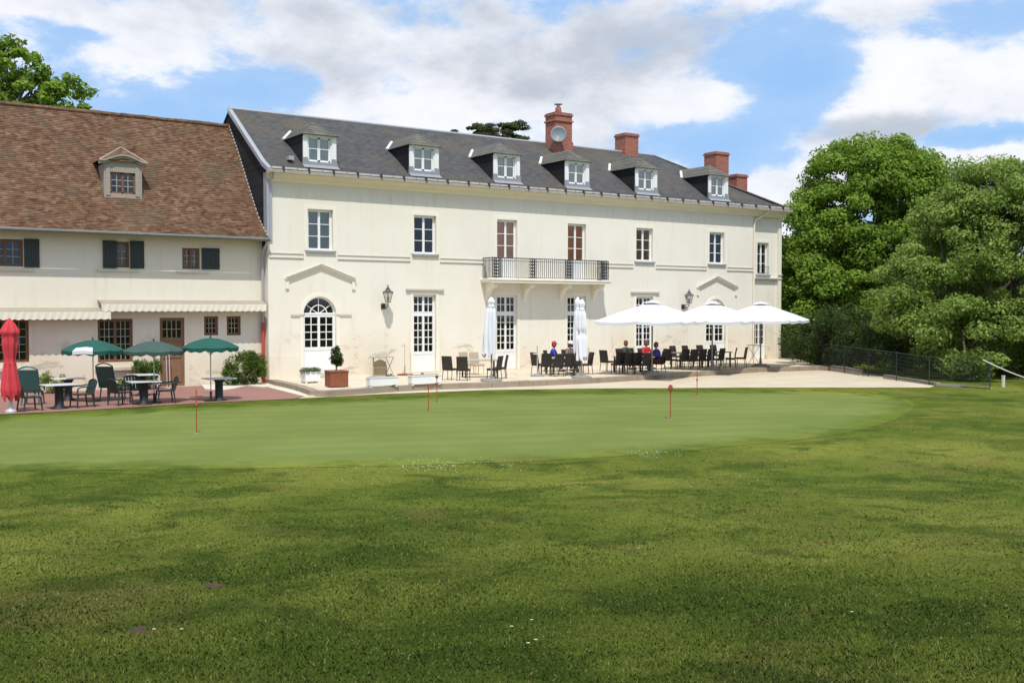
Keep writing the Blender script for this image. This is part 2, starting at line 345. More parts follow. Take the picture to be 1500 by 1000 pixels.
MATS['leaf_e'] = leaf_mat('dark_bay_leaves', (.025, .050, .018), (.065, .110, .035))
MATS['leaf_g'] = leaf_mat('grey_green_leaves', (.08, .11, .06), (.20, .24, .15))
MATS['leaf_y'] = leaf_mat('yellow_green_leaves', (.13, .19, .04), (.38, .44, .14))
M = MATS

# ------------------------------------------------------------------ mesh helper
class MB:
    def __init__(s): s.v = []; s.f = []
    def poly(s, pts):
        i = len(s.v); s.v += [tuple(map(float, p)) for p in pts]; s.f.append(tuple(range(i, i + len(pts)))); return s
    def mesh(s, vs, fs):
        i = len(s.v); s.v += [tuple(map(float, p)) for p in vs]; s.f += [tuple(i + k for k in f) for f in fs]; return s
    def box(s, x0, x1, y0, y1, z0, z1, mat=None):
        vs = [(x0, y0, z0), (x1, y0, z0), (x1, y1, z0), (x0, y1, z0), (x0, y0, z1), (x1, y0, z1), (x1, y1, z1), (x0, y1, z1)]
        if mat is not None: vs = [mat @ Vector(p) for p in vs]
        return s.mesh(vs, [(0, 3, 2, 1), (4, 5, 6, 7), (0, 1, 5, 4), (1, 2, 6, 5), (2, 3, 7, 6), (3, 0, 4, 7)])
    def tube(s, path, r, n=8, cap=True):
        path = [Vector(p) for p in path]; rs = r if isinstance(r, (list, tuple)) else [r] * len(path)
        rings = []; prev = None
        for k, p in enumerate(path):
            d = (path[min(k + 1, len(path) - 1)] - path[max(k - 1, 0)]).normalized()
            a = prev if prev is not None else (Vector((1, 0, 0)) if abs(d.x) < .9 else Vector((0, 1, 0)))
            u = (a - d * a.dot(d)).normalized(); w = d.cross(u); prev = u
            rings.append([p + (u * math.cos(2 * math.pi * j / n) + w * math.sin(2 * math.pi * j / n)) * rs[k] for j in range(n)])
        vs = [q for ring in rings for q in ring]; fs = []
        for k in range(len(path) - 1):
            for j in range(n): fs.append((k * n + j, k * n + (j + 1) % n, (k + 1) * n + (j + 1) % n, (k + 1) * n + j))
        if cap: fs.append(tuple(reversed(range(n)))); fs.append(tuple((len(path) - 1) * n + j for j in range(n)))
        return s.mesh(vs, fs)
    def lathe(s, prof, n=16, c=(0, 0, 0), wob=None):
        vs = []; fs = []
        for k, (r, z) in enumerate(prof):
            for j in range(n):
                a = 2 * math.pi * j / n; rr = r * (wob(a, k) if wob else 1); vs.append((c[0] + rr * math.cos(a), c[1] + rr * math.sin(a), c[2] + z))
        for k in range(len(prof) - 1):
            for j in range(n): fs.append((k * n + j, k * n + (j + 1) % n, (k + 1) * n + (j + 1) % n, (k + 1) * n + j))
        fs.append(tuple(reversed(range(n)))); fs.append(tuple((len(prof) - 1) * n + j for j in range(n)))
        return s.mesh(vs, fs)
    def prism_x(s, x0, x1, prof):           # profile of (y, z) points swept along x
        n = len(prof); vs = [(x0, y, z) for y, z in prof] + [(x1, y, z) for y, z in prof]
        fs = [(j, (j + 1) % n, n + (j + 1) % n, n + j) for j in range(n)] + [tuple(reversed(range(n))), tuple(n + j for j in range(n))]
        return s.mesh(vs, fs)
    def slab(s, pts, z0, z1):               # outline of (x, y) between two heights
        n = len(pts); vs = [(p[0], p[1], z0) for p in pts] + [(p[0], p[1], z1) for p in pts]
        fs = [(j, (j + 1) % n, n + (j + 1) % n, n + j) for j in range(n)] + [tuple(reversed(range(n))), tuple(n + j for j in range(n))]
        return s.mesh(vs, fs)
    def build(s, name, mat, parent=None, smooth=False, bevel=0, loc=None, rz=0):
        me = bpy.data.meshes.new(name); me.from_pydata(s.v, [], s.f); me.update()
        if mat: me.materials.append(mat)
        if smooth: me.polygons.foreach_set('use_smooth', [True] * len(me.polygons))
        o = bpy.data.objects.new(name, me); COL.objects.link(o)
        if parent: o.parent = parent
        if loc is not None: o.location = loc
        o.rotation_euler.z = rz
        if bevel:
            bv = o.modifiers.new('bevel', 'BEVEL'); bv.width = bevel; bv.segments = 2; bv.limit_method = 'ANGLE'
        return o
def tag(o, label=None, cat=None, group=None, kind=None):
    if label: o['label'] = label
    if cat: o['category'] = cat
    if group: o['group'] = group
    if kind: o['kind'] = kind
    return o
def thing(name, label, cat, loc=(0, 0, 0), rz=0, group=None):
    o = bpy.data.objects.new(name, None); COL.objects.link(o); o.empty_display_size = .3
    o.location = tuple(loc); o.rotation_euler.z = rz; return tag(o, label, cat, group)
def copy_tree(o, loc=None, rz=None, label=None, parent=None):
    c = o.copy(); COL.objects.link(c)
    if parent: c.parent = parent
    if loc is not None: c.location = tuple(loc)
    if rz is not None: c.rotation_euler.z = rz
    if label: c['label'] = label
    for ch in list(o.children): copy_tree(ch, parent=c)
    return c
def fast_mesh(name, verts, faces_per, mat, parent=None, rnd=None, smooth=False):
    """verts: (N,3) array, consecutive runs of faces_per verts form a face."""
    nv = len(verts); nf = nv // faces_per
    me = bpy.data.meshes.new(name); me.vertices.add(nv); me.vertices.foreach_set('co', np.ascontiguousarray(verts, dtype=np.float32).ravel())
    me.loops.add(nv); me.loops.foreach_set('vertex_index', np.arange(nv, dtype=np.int32))
    me.polygons.add(nf); me.polygons.foreach_set('loop_start', np.arange(0, nv, faces_per, dtype=np.int32))
    me.update(calc_edges=True)
    if rnd is not None:
        a = me.attributes.new('rnd', 'FLOAT', 'POINT'); a.data.foreach_set('value', np.repeat(rnd, faces_per).astype(np.float32))
    me.materials.append(mat)
    o = bpy.data.objects.new(name, me); COL.objects.link(o)
    if parent: o.parent = parent
    return o

# ------------------------------------------------------------------ ground
ZG = -0.20                                    # level of gravel, red paving and putting green
def gz(x, y):
    d = (x - CAM[0]) * FH[0] + (y - CAM[1]) * FH[1]
    lat = (x - CAM[0]) * RT[0] + (y - CAM[1]) * RT[1]
    k = np.clip((19.0 - d) / 19.0, 0, 1.25)
    z = ZG - 0.006 + 1.30 * k ** 1.35
    fl = np.clip((lat - 24) / 12, 0, 1) * np.clip((d - 34) / 10, 0, 1)      # falls away under the trees on the right
    return z - 1.8 * fl * fl
ax1 = np.concatenate([-np.geomspace(700, 60, 14), np.linspace(-55, 55, 166), np.geomspace(60, 700, 14)])
gd, gl_ = np.meshgrid(ax1, ax1, indexing='ij')
gx = CAM[0] + (gd + 10) * FH[0] + gl_ * RT[0]; gy = CAM[1] + (gd + 10) * FH[1] + gl_ * RT[1]
gv = np.stack([gx, gy, gz(gx, gy)], -1).reshape(-1, 3); n_ = len(ax1)
ii, jj = np.meshgrid(np.arange(n_ - 1), np.arange(n_ - 1), indexing='ij'); q0 = (ii * n_ + jj).ravel()
gb = MB(); gb.v = [tuple(p) for p in gv.tolist()]; gb.f = [(int(k), int(k + 1), int(k + n_ + 1), int(k + n_)) for k in q0][::1]
gb.f = [(a, d_, c_, b_) for a, b_, c_, d_ in gb.f]
tag(gb.build('lawn', M['lawn'], smooth=True), kind='structure')

def px_poly(pts, z): return [G(px, py, z) for px, py in pts]
def smooth_closed(pts, n=6):
    out = []; L = len(pts)
    for i in range(L):
        p0, p1, p2, p3 = (np.array(pts[(i + k - 1) % L], float) for k in range(4))
        for k in range(n):
            t_ = k / n; out.append(.5 * ((2 * p1) + (-p0 + p2) * t_ + (2 * p0 - 5 * p1 + 4 * p2 - p3) * t_ ** 2 + (-p0 + 3 * p1 - 3 * p2 + p3) * t_ ** 3))
    return out
GREEN_PX = [(-250, 632), (-120, 622), (0, 612.5), (150, 604.5), (300, 596), (430, 590), (560, 584), (720, 578), (860, 575), (1000, 573.6), (1150, 573.6), (1250, 575), (1315, 581), (1340, 592), (1322, 609), (1270, 627), (1190, 641), (1080, 652),
            (960, 664), (800, 674), (600, 681), (300, 686.5), (0, 689), (-200, 690), (-450, 690), (-560, 668), (-440, 642)]
green_xy = [tuple(p[:2]) for p in smooth_closed([G(a, b_, ZG) for a, b_ in GREEN_PX], 5)]
def soft_sheet(name, xy, z, mat, widths=(0, .35, .75, 1.2, 1.6)):
    P = np.array(xy); n = len(P); T = np.roll(P, -1, 0) - np.roll(P, 1, 0); T /= np.linalg.norm(T, axis=1, keepdims=True); N = np.stack([-T[:, 1], T[:, 0]], 1)
    area = 0.5 * np.sum(P[:, 0] * np.roll(P[:, 1], -1) - np.roll(P[:, 0], -1) * P[:, 1])
    if area < 0: N = -N
    vs = []; fs = []; ed_ = []
    for w_ in widths: vs += [(p[0], p[1], z + .0015 * w_) for p in P + N * w_]; ed_ += [w_] * n
    for k in range(len(widths) - 1):
        for j in range(n): fs.append((k * n + j, k * n + (j + 1) % n, (k + 1) * n + (j + 1) % n, (k + 1) * n + j))
    fs.append(tuple((len(widths) - 1) * n + j for j in range(n)))
    if area < 0: fs = [f[::-1] for f in fs]
    o = MB().mesh(vs, fs).build(name, mat); at_ = o.data.attributes.new('edge', 'FLOAT', 'POINT'); at_.data.foreach_set('value', np.array(ed_, np.float32)); return o
tag(soft_sheet('putting_green', green_xy, ZG, M['green']), kind='structure')
EDGE = [(430, 584), (560, 577), (720, 571), (860, 569), (1100, 567.5), (1362, 567.5)]
gravel_px = [(436, 583.5)] + EDGE[1:] + [(1369, 565), (1290, 551), (1212, 538), (1150, 527)]
gravel_xy = [tuple(G(a, b_, ZG)[:2]) for a, b_ in gravel_px] + [(31.5, 1.5), (-.3, 1.5), (-.3, -1.5)] + [tuple(G(a, b_, ZG)[:2]) for a, b_ in [(446, 581)]]
tag(MB().poly([(x, y, ZG + .004) for x, y in gravel_xy]).build('gravel_path', M['gravel']), kind='structure')
red_px = [(-240, 629), (-60, 612), (0, 607), (100, 602), (300, 590), (430, 584), (446, 581)]
red_xy = [tuple(G(a, b_, ZG)[:2]) for a, b_ in red_px] + [(-.3, -1.5), (-.3, .5), (-22, .5)]
tag(MB().poly([(x, y, ZG + .008) for x, y in red_xy]).build('red_paving', M['redpave']), kind='structure')
pale = [tuple(G(a, b_, ZG + .05)[:2]) for a, b_ in [(300, 569), (324, 571), (345, 568), (362, 564), (388, 566.5), (403, 563)]] + [(-.02, -.05), (-.02, .45), (-2.6, .45)]
tag(MB().slab(pale, ZG - .05, ZG + .05).build('pale_paving', M['pale_edge']), kind='structure')
ramp = [tuple(G(a, b_, ZG + .03)[:2]) for a, b_ in [(389, 566), (446, 580.5), (474, 578.5), (402, 563.5)]]
tag(MB().slab(ramp, ZG - .05, ZG + .04).build('pale_paving', M['pale_edge']), kind='structure')
TOP = [(394, 556), (412, 560), (433, 565), (455, 572), (480, 572.3), (519, 570), (583, 565.5), (647, 562.5), (700, 561), (780, 558), (860, 554.6), (973, 548), (1109, 539), (1200, 536.3), (1212, 537)]
terr = [tuple(G(a, b_, 0)[:2]) for a, b_ in TOP]
tpoly = [(-.05, 1.0), (-.05, -.3)] + terr[1:] + [(31.2, -.2), (31.2, 1.0)]
KW = .32
tag(MB().slab(tpoly, -.6, 0).build('terrace', M['terrace']), kind='structure')
kb = MB()                                      # rough stone kerb standing 1 cm proud of the terrace edge
for a, b_ in zip(terr[:-1], terr[1:]):
    A = Vector((*a, 0)); B = Vector((*b_, 0)); L = (B - A).length; d = (B - A).normalized(); nrm = Vector((d.y, -d.x, 0)); k = max(1, int(L / .55))
    for i in range(k):
        p = A + d * (L * i / k + .006); q = A + d * (L * (i + 1) / k - .006); o1 = .035 + random.uniform(-.02, .02); zt = .012 + random.uniform(-.008, .01)
        kb.slab([(p + nrm * o1)[:2], (q + nrm * o1)[:2], (q - nrm * KW)[:2], (p - nrm * KW)[:2]], -.5, zt)
tag(kb.build('terrace_kerb', M['stone_kerb'], bevel=.012), kind='structure')

# ------------------------------------------------------------------ facade helpers
def wall_holes(mb, x0, x1, z0, z1, holes, y, depth):
    """front wall at y with rectangular openings and their reveals"""
    xs = sorted({x0, x1, *[h[0] for h in holes], *[h[1] for h in holes]}); zs = sorted({z0, z1, *[h[2] for h in holes], *[h[3] for h in holes]})
    for a, b_ in zip(xs[:-1], xs[1:]):
        for c_, d in zip(zs[:-1], zs[1:]):
            mx_, mz = (a + b_) / 2, (c_ + d) / 2
            if any(h[0] < mx_ < h[1] and h[2] < mz < h[3] for h in holes): continue
            mb.poly([(a, y, c_), (b_, y, c_), (b_, y, d), (a, y, d)])
    for a, b_, c_, d in holes:
        e = y + depth
        mb.poly([(a, y, c_), (a, y, d), (a, e, d), (a, e, c_)]); mb.poly([(b_, y, d), (b_, y, c_), (b_, e, c_), (b_, e, d)])
        mb.poly([(a, y, d), (b_, y, d), (b_, e, d), (a, e, d)]); mb.poly([(a, y, c_), (a, e, c_), (b_, e, c_), (b_, y, c_)])

def window(parent, x0, x1, z0, z1, y, mat, leaves=2, cols=1, rows=3, transom=None, trows=1, panel=0, name='window', curtain=None, bar=.028, st=.055, barmat=None, label=None):
    """a framed window or glazed door; frame is the part, glass / panel / curtain are its sub-parts"""
    f = MB(); bars = MB(); g = MB(); T = .06
    def fbox(a, b_, c_, d, yy=0.0, t_=T): f.box(a, b_, y + yy, y + yy + t_, c_, d)
    fbox(x0, x0 + st, z0, z1); fbox(x1 - st, x1, z0, z1); fbox(x0 + st, x1 - st, z1 - st, z1); fbox(x0 + st, x1 - st, z0, z0 + st)
    fields = []
    zt = z1 - st
    if transom: fbox(x0 + st, x1 - st, transom - .05, transom + .05); fields.append((transom + .05, zt, trows)); zt = transom - .05
    zb = z0 + st
    if panel: fbox(x0 + st, x1 - st, zb, zb + panel, .012, .035); zb2 = zb + panel; fbox(x0 + st, x1 - st, zb2 - .04, zb2 + .04, -.006)
    else: zb2 = zb
    fields.append((zb2 + (.04 if panel else 0), zt, rows))
    xi0, xi1 = x0 + st, x1 - st; w = (xi1 - xi0) / leaves
    for c_, d, r_ in fields:
        for k in range(leaves):
            a, b_ = xi0 + k * w, xi0 + (k + 1) * w
            s2 = .05
            fbox(a, a + s2, c_, d, -.01); fbox(b_ - s2, b_, c_, d, -.01)
            if k == 0 and leaves == 2: fbox(b_ - .02, b_ + .02, c_ + .001, d - .001, -.022, .03)
            a += s2; b_ -= s2
            fbox(a, b_, c_, c_ + .05, -.008); fbox(a, b_, d - .05, d, -.008)
            cc, dd = c_ + .05, d - .05
            for i in range(1, cols): X = a + (b_ - a) * i / cols; bars.box(X - bar / 2, X + bar / 2, y + .004, y + .032, cc, dd)
            for i in range(1, r_): Z = cc + (dd - cc) * i / r_; bars.box(a, b_, y + .002, y + .034, Z - bar / 2, Z + bar / 2)
            g.poly([(a, y + .036, cc), (b_, y + .036, cc), (b_, y + .036, dd), (a, y + .036, dd)])
    o = f.build(name, mat, parent)
    if label: o['label'] = label
    if bars.v: bars.build('glazing_bars', barmat or mat, o)
    g.build('pane', M['glass'], o)
    if curtain:
        cmb = MB(); N = 24 if curtain != 'curtain_red' else 2
        for i in range(N):
            a = x0 + .03 + (x1 - x0 - .06) * i / N; b_ = x0 + .03 + (x1 - x0 - .06) * (i + 1) / N; ya, yb = y + .055 + .010 * (i % 2), y + .055 + .010 * ((i + 1) % 2)
            cmb.poly([(a, ya, zb2), (b_, yb, zb2), (b_, yb, z1 - .03), (a, ya, z1 - .03)])
        cmb.build('blind' if curtain == 'curtain_grey' else ('inner_shutter' if curtain == 'curtain_red' else 'curtain'), M[curtain], o)
    return o

def course_roof(mb, prof, xl, xr, step, lift=.012, wave=0.0, seg=.8, flip=1):
    """rows of slates or tiles laid up a roof slope; prof is (y, z) from eave to ridge, xl / xr give the ends at each height"""
    P = [np.array(p, float) for p in prof]; L = [0]
    for a, b_ in zip(P[:-1], P[1:]): L.append(L[-1] + np.linalg.norm(b_ - a))
    def at(s):
        s = min(max(s, 0), L[-1]); k = max(i for i in range(len(P) - 1) if L[i] <= s + 1e-9); u = (s - L[k]) / (L[k + 1] - L[k]); d = (P[k + 1] - P[k]) / (L[k + 1] - L[k]); return P[k] + (P[k + 1] - P[k]) * u, np.array([-d[1], d[0]])
    n = int(round(L[-1] / step))
    for r in range(n):
        s0, s1 = L[-1] * r / n, L[-1] * (r + 1) / n; (p0, n0), (p1, n1) = at(s0), at(s1); p0l = p0 + n0 * lift
        a0, a1, b0, b1 = xl(s0 / L[-1]), xl(s1 / L[-1]), xr(s0 / L[-1]), xr(s1 / L[-1]); m_ = max(1, int((b0 - a0) / seg))
        vs = []
        for i in range(m_ + 1):
            X0 = a0 + (b0 - a0) * i / m_; X1 = a1 + (b1 - a1) * i / m_
            w0 = wave * (math.sin(X0 * 1.3 + s0 * .7) + .7 * math.sin(X0 * 2.9 + s0 * 1.9) + random.uniform(-.35, .35)); w1 = wave * (math.sin(X1 * 1.3 + s1 * .7) + .7 * math.sin(X1 * 2.9 + s1 * 1.9))
            for p, w_ in ((p0, w0), (p0l, w0), (p1, w1)): vs.append((X0 if p is not p1 else X1, flip * p[0], p[1] + w_))
        fs = []
        for i in range(m_):
            q = 3 * i
            if flip == 1: fs += [(q, q + 3, q + 4, q + 1), (q + 1, q + 4, q + 5, q + 2)]
            else: fs += [(q, q + 1, q + 4, q + 3), (q + 1, q + 2, q + 5, q + 4)]
        mb.mesh(vs, fs)

# ------------------------------------------------------------------ manor house
L = 30.35; BX = 28.05; D = 8.7; ZT = 8.38; RY = 4.34; RZ = 11.56
house = thing('manor_house', 'long two-storey cream manor house with slate roof, dormers and brick chimneys', 'house')
WC = [2.27, 7.235, 11.6, 15.7, 20.07, 25.235]
up_holes = [(c - .565, c + .565, 5.26, 6.97) for c in WC]
up_holes[2] = (WC[2] - .565, WC[2] + .565, 4.25, 6.99); up_holes[3] = (WC[3] - .565, WC[3] + .565, 4.25, 6.99)
gr_holes = [(c - .575, c + .575, .03, 3.47) for c in (7.21, 11.6, 15.7, 20.1)]
arc = [(1.5, 2.95, .16), (24.45, 25.93, .03)]
arch_holes = [(a, b_, z, 2.62 + (b_ - a) / 2 + .1) for a, b_, z in arc]
mb = MB(); wall_holes(mb, 0, BX, -.4, ZT, up_holes + gr_holes + arch_holes, 0, .22)
mb.poly([(BX, 0, -.4), (BX, .12, -.4), (BX, .12, ZT), (BX, 0, ZT)])
bay_holes = [(28.5, 29.42, 4.76, 6.55), (28.33, 29.3, .03, 2.95)]
wall_holes(mb, BX, L - .25, -.4, ZT, bay_holes, .12, .2)
mb.box(L - .249, L, -.02, .3, -.4, ZT - .001)                                # corner pier
mb.poly([(L, .3, -.4), (L, D, -.4), (L, D, ZT), (L, .3, ZT)]); mb.poly([(0, D, -.4), (0, 0, -.4), (0, 0, ZT), (0, D, ZT)]); mb.poly([(L, D, -.4), (0, D, -.4), (0, D, ZT), (L, D, ZT)])
for (a, b_, z0), h in zip(arc, arch_holes):                                    # spandrels and soffit of the round arches
    cx, r, zc = (a + b_) / 2, (b_ - a) / 2, 2.62; N = 20
    pts = [(cx - r * math.cos(math.pi * k / N), zc + r * math.sin(math.pi * k / N)) for k in range(N + 1)]
    for p, q in zip(pts[:-1], pts[1:]):
        mb.poly([(p[0], 0, p[1]), (q[0], 0, q[1]), (q[0], 0, h[3]), (p[0], 0, h[3])]); mb.poly([(p[0], 0, p[1]), (p[0], .2, p[1]), (q[0], .2, q[1]), (q[0], 0, q[1])])
        mb.poly([(p[0], .2, p[1]), (q[0], .2, q[1]), (q[0], .2, h[3]), (p[0], .2, h[3])])
mb.build('wall', M['wall'], house)
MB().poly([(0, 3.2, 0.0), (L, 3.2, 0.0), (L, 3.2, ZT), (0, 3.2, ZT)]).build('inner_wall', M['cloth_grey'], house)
fl = MB(); fl.poly([(0.01, .3, .02), (L - .01, .3, .02), (L - .01, D, .02), (.01, D, .02)]); fl.poly([(0.01, .3, 4.1), (L - .01, .3, 4.1), (L - .01, D, 4.1), (.01, D, 4.1)]); fl.poly([(0.01, .3, ZT), (L - .01, .3, ZT), (L - .01, D, ZT), (.01, D, ZT)])
fl.build('floors', M['brown'], house)
# slate clad gable side and corner trim towards the cottage
prof_in = [(-.30, 8.42), (.25, 8.78), (RY, RZ - .03), (2 * RY - .25, 8.78), (2 * RY + .1, 8.5)]
g_ = MB(); g_.poly([(-.03, .28, 5.4), (-.03, .28, 8.80), (-.03, RY, RZ - .02), (-.03, D, 8.6), (-.03, D, 5.4)]); g_.poly([(-.03, .28, 5.4), (0.001, .28, 5.4), (.001, .28, 8.8), (-.03, .28, 8.8)])
g_.build('slate_gable', M['slate_w'], house)
MB().poly([(L - .9, RY, 8.4), (L - .9, RY, 8.41), (L - 1, RY, 8.4)])
corner = MB(); corner.box(-.07, .0, -.06, .27, 5.6, 8.35); corner.box(-.07, .16, -.075, -.061, 5.6, 7.9)
corner.build('corner_flashing', M['zinc'], house)
# cornice, string courses, plinth
mb = MB(); mb.prism_x(-.06, BX + .02, [(-.001, 7.98), (-.04, 7.98), (-.05, 8.03), (-.09, 8.06), (-.12, 8.16), (-.26, 8.28), (-.34, 8.30), (-.36, 8.38), (-.001, 8.38)])
mb.prism_x(BX + .021, L + .3, [(.119, 7.98), (-.04, 7.98), (-.05, 8.03), (-.09, 8.06), (-.12, 8.16), (-.26, 8.28), (-.34, 8.30), (-.36, 8.38), (.119, 8.38)])
mb.box(L + .001, L + .3, .12, D, 8.1, 8.379)
mb.build('cornice', M['cornice'], house)
mb = MB(); xs = [0.02]
for c in WC[:2]: xs += [c - .78, c + .78]
segs = [(.02, WC[0] - .76), (WC[0] + .76, WC[1] - .76), (WC[1] + .76, 10.3), (17.0, WC[4] - .76), (WC[4] + .76, WC[5] - .76), (WC[5] + .76, BX - .02)]
for a, b_ in segs:
    sc = MB().box(a, b_, -.025, -.001, 4.94, 5.08).build('string_course', M['wall'], house)
    for q in ((-.055, 5.081, 5.115), (-.045, 4.915, 4.939)): MB().box(a, b_, q[0], -.001, q[1], q[2]).build('string_ledge', M['ledge'], sc)
MB().box(BX + .05, L + .04, -.06, .119, 4.52, 4.57).build('string_ledge', M['ledge'], house); MB().box(L - .3, L + .05, -.07, -.021, 4.72, 4.78).build('string_ledge', M['ledge'], house)
for a, b_ in ((.02, 1.3), (3.15, 6.5), (8.0, 10.9), (16.4, 19.4), (20.8, 24.25), (26.1, 28.0)): MB().box(a, b_, -.02, -.001, -.3, .95).build('plinth', M['wall'], house)
# windows
def surround(w, a, b_, c_, d, y=0, sill=True):
    s = MB(); e = .15
    s.box(a - e, a, y - .02, y - .001, c_, d + e); s.box(b_, b_ + e, y - .02, y - .001, c_, d + e); s.box(a, b_, y - .02, y - .001, d, d + e)
    s.build('surround', M['trim'], w)
    if sill: MB().box(a - .1, b_ + .1, y - .09, y + .16, c_ - .09, c_ - .001).build('sill', M['sill'], w)
cur = ['curtain_grey', None, 'curtain_red', 'curtain_red', 'curtain_brown', None]
for c, h, cu in zip(WC, up_holes, cur):
    bal = cu == 'curtain_red'
    w = window(house, h[0], h[1], h[2], h[3], .15, M['white'], 2, 1, 3, panel=.85 if bal else 0, curtain=cu, name='balcony_door' if bal else 'window', st=.05,
               label={'curtain_grey': 'window with grey blinds drawn behind it', 'curtain_red': 'white balcony door with rust red inner shutters', 'curtain_brown': 'window with brown curtain behind it', None: 'dark window with white bars'}[cu])
    surround(w, *h, 0, not bal)
w = window(house, *bay_holes[0], .27, M['white'], 2, 1, 3, name='window', st=.05, label='narrow window at the end of the facade'); surround(w, *bay_holes[0], .12)
gd_ = MB()
for k in range(7): X = 28.5 + .92 * (k + .5) / 7; gd_.tube([(X, .06, 4.82), (X, .06, 5.2)], .009, 5)
gd_.tube([(28.5, .06, 5.2), (29.42, .06, 5.2)], .013, 5); gd_.tube([(28.5, .06, 4.84), (29.42, .06, 4.84)], .013, 5); gd_.build('window_guard', M['dark'], w)
for i, h in enumerate(gr_holes):
    cu = 'curtain_brown' if i == 3 else None
    d = window(house, *h, .14, M['white'], 2, 2, 5, transom=2.62, trows=2, panel=.78, name='french_door', st=.05, bar=.035)
    surround(d, *h, 0, False)
    if i in (0, 3):
        MB().box(h[0] - .38, h[1] + .38, -.10, -.021, 3.64, 3.72).build('door_lintel', M['ledge'], d)
    MB().box(h[0] - .1, h[1] + .1, -.12, .13, 0.0, .05).build('doorstep', M['terrace'], d)
w = window(house, *bay_holes[1], .26, M['white'], 2, 2, 5, panel=.7, name='french_door', st=.05)
# the arched doors under their little pediments
for (a, b_, z0), (pl, pt, pr, zl) in zip(arc, [(.74, 2.25, 3.80, 3.96), (23.78, 25.2, 26.75, 3.86)]):
    cx, r = (a + b_) / 2, (b_ - a) / 2
    d = window(house, a, b_, z0, 2.60, .12, M['white'], 2, 2, 4, panel=.95, name='arched_door', st=.05, bar=.035)
    f = MB(); N = 24
    for rr, wd in ((r - .03, .06), (r * .52, .035)):
        for k in range(N):
            t0, t1 = math.pi * k / N, math.pi * (k + 1) / N; vs = []
            for t_ in (t0, t1):
                for q in (rr - wd / 2, rr + wd / 2): vs += [(cx + q * math.cos(t_), .12, 2.62 + q * math.sin(t_)), (cx + q * math.cos(t_), .17, 2.62 + q * math.sin(t_))]
            f.mesh(vs, [(0, 2, 6, 4), (1, 5, 7, 3), (0, 4, 5, 1), (2, 3, 7, 6)])
    for deg in (36, 90, 144):
        t_ = R_(deg); f.tube([(cx + (0.02 if deg == 90 else r * .3) * math.cos(t_), .145, 2.62 + (.0 if deg == 90 else r * .3) * math.sin(t_)), (cx + (r - .04) * math.cos(t_), .145, 2.62 + (r - .04) * math.sin(t_))], .018, 5)
    for deg in (36, 144):
        t_ = R_(deg); f.tube([(cx, .145, 2.64), (cx + (r * .32) * math.cos(t_), .145, 2.62 + r * .32 * math.sin(t_))], .018, 5)
    f.box(a, b_, .10, .16, 2.60, 2.68); f.build('fanlight', M['white'], d)
    gp = MB().poly([(cx + (r - .05) * math.cos(math.pi * k / N), .155, 2.64 + (r - .06) * math.sin(math.pi * k / N)) for k in range(N + 1)][::-1]); gp.build('pane', M['glass'], d)
    s = MB()
    for k in range(N):                                                         # moulded archivolt
        t0, t1 = math.pi * k / N, math.pi * (k + 1) / N; vs = []
        for t_ in (t0, t1):
            for q in (r + .005, r + .15): vs += [(cx + q * math.cos(t_), -.03, 2.62 + q * math.sin(t_)), (cx + q * math.cos(t_), -.001, 2.62 + q * math.sin(t_))]
        s.mesh(vs, [(0, 4, 6, 2), (0, 1, 5, 4), (2, 6, 7, 3)])
    s.box(a - .16, a - .005, -.03, -.001, .2, 2.55); s.box(b_ + .005, b_ + .16, -.03, -.001, .2, 2.55); s.build('surround', M['trim'], d)
    s = MB(); s.box(pl + .2, a - .01, -.06, -.031, 2.56, 2.61); s.box(b_ + .01, pr - .15, -.06, -.031, 2.56, 2.61); s.build('impost_ledge', M['ledge'], d)
    MB().box(a - .15, b_ + .15, -.35, .11, z0 - .15, z0).build('doorstep', M['ledge'], d)
    s = MB(); pk = zl + .56
    for sx, ex in ((pl, pt), (pr, pt)):
        n = Vector((ex - sx, 0, pk - zl)).normalized(); up = Vector((-n.z, 0, n.x)) * (1 if n.x > 0 else -1)
        A = Vector((sx, 0, zl)); B = Vector((ex, 0, pk))
        for o0, o1, dd in ((0, .09, .05), (.09, .15, .13)):
            vs = [A + up * o0, B + Vector((0, 0, o0 / abs(n.x))), B + Vector((0, 0, o1 / abs(n.x))), A + up * o1]
            s.mesh([(p.x, -dd, p.z) for p in vs] + [(p.x, -.001, p.z) for p in vs], [(0, 1, 2, 3), (3, 2, 6, 7), (0, 4, 5, 1), (0, 3, 7, 4), (1, 5, 6, 2)])
    s.box(pl - .02, pl + .12, -.07, -.001, zl - .3, zl + .12); s.box(pr - .12, pr + .02, -.07, -.001, zl - .3, zl + .12)
    s.build('door_pediment', M['trim'], d)
    s = MB()
    for sx in (pl, pr):
        A = Vector((sx, 0, zl + .155)); B = Vector((pt, 0, pk + .16)); u = (B - A).normalized()
        s.mesh([(A.x, -.16, A.z), (B.x, -.16, B.z), (B.x, -.16, B.z + .03), (A.x, -.16, A.z + .03), (A.x, 0, A.z), (B.x, 0, B.z), (B.x, 0, B.z + .03), (A.x, 0, A.z + .03)], [(0, 1, 2, 3), (3, 2, 6, 7), (0, 4, 5, 1)])
    s.build('pediment_flashing', M['ledge'], d)
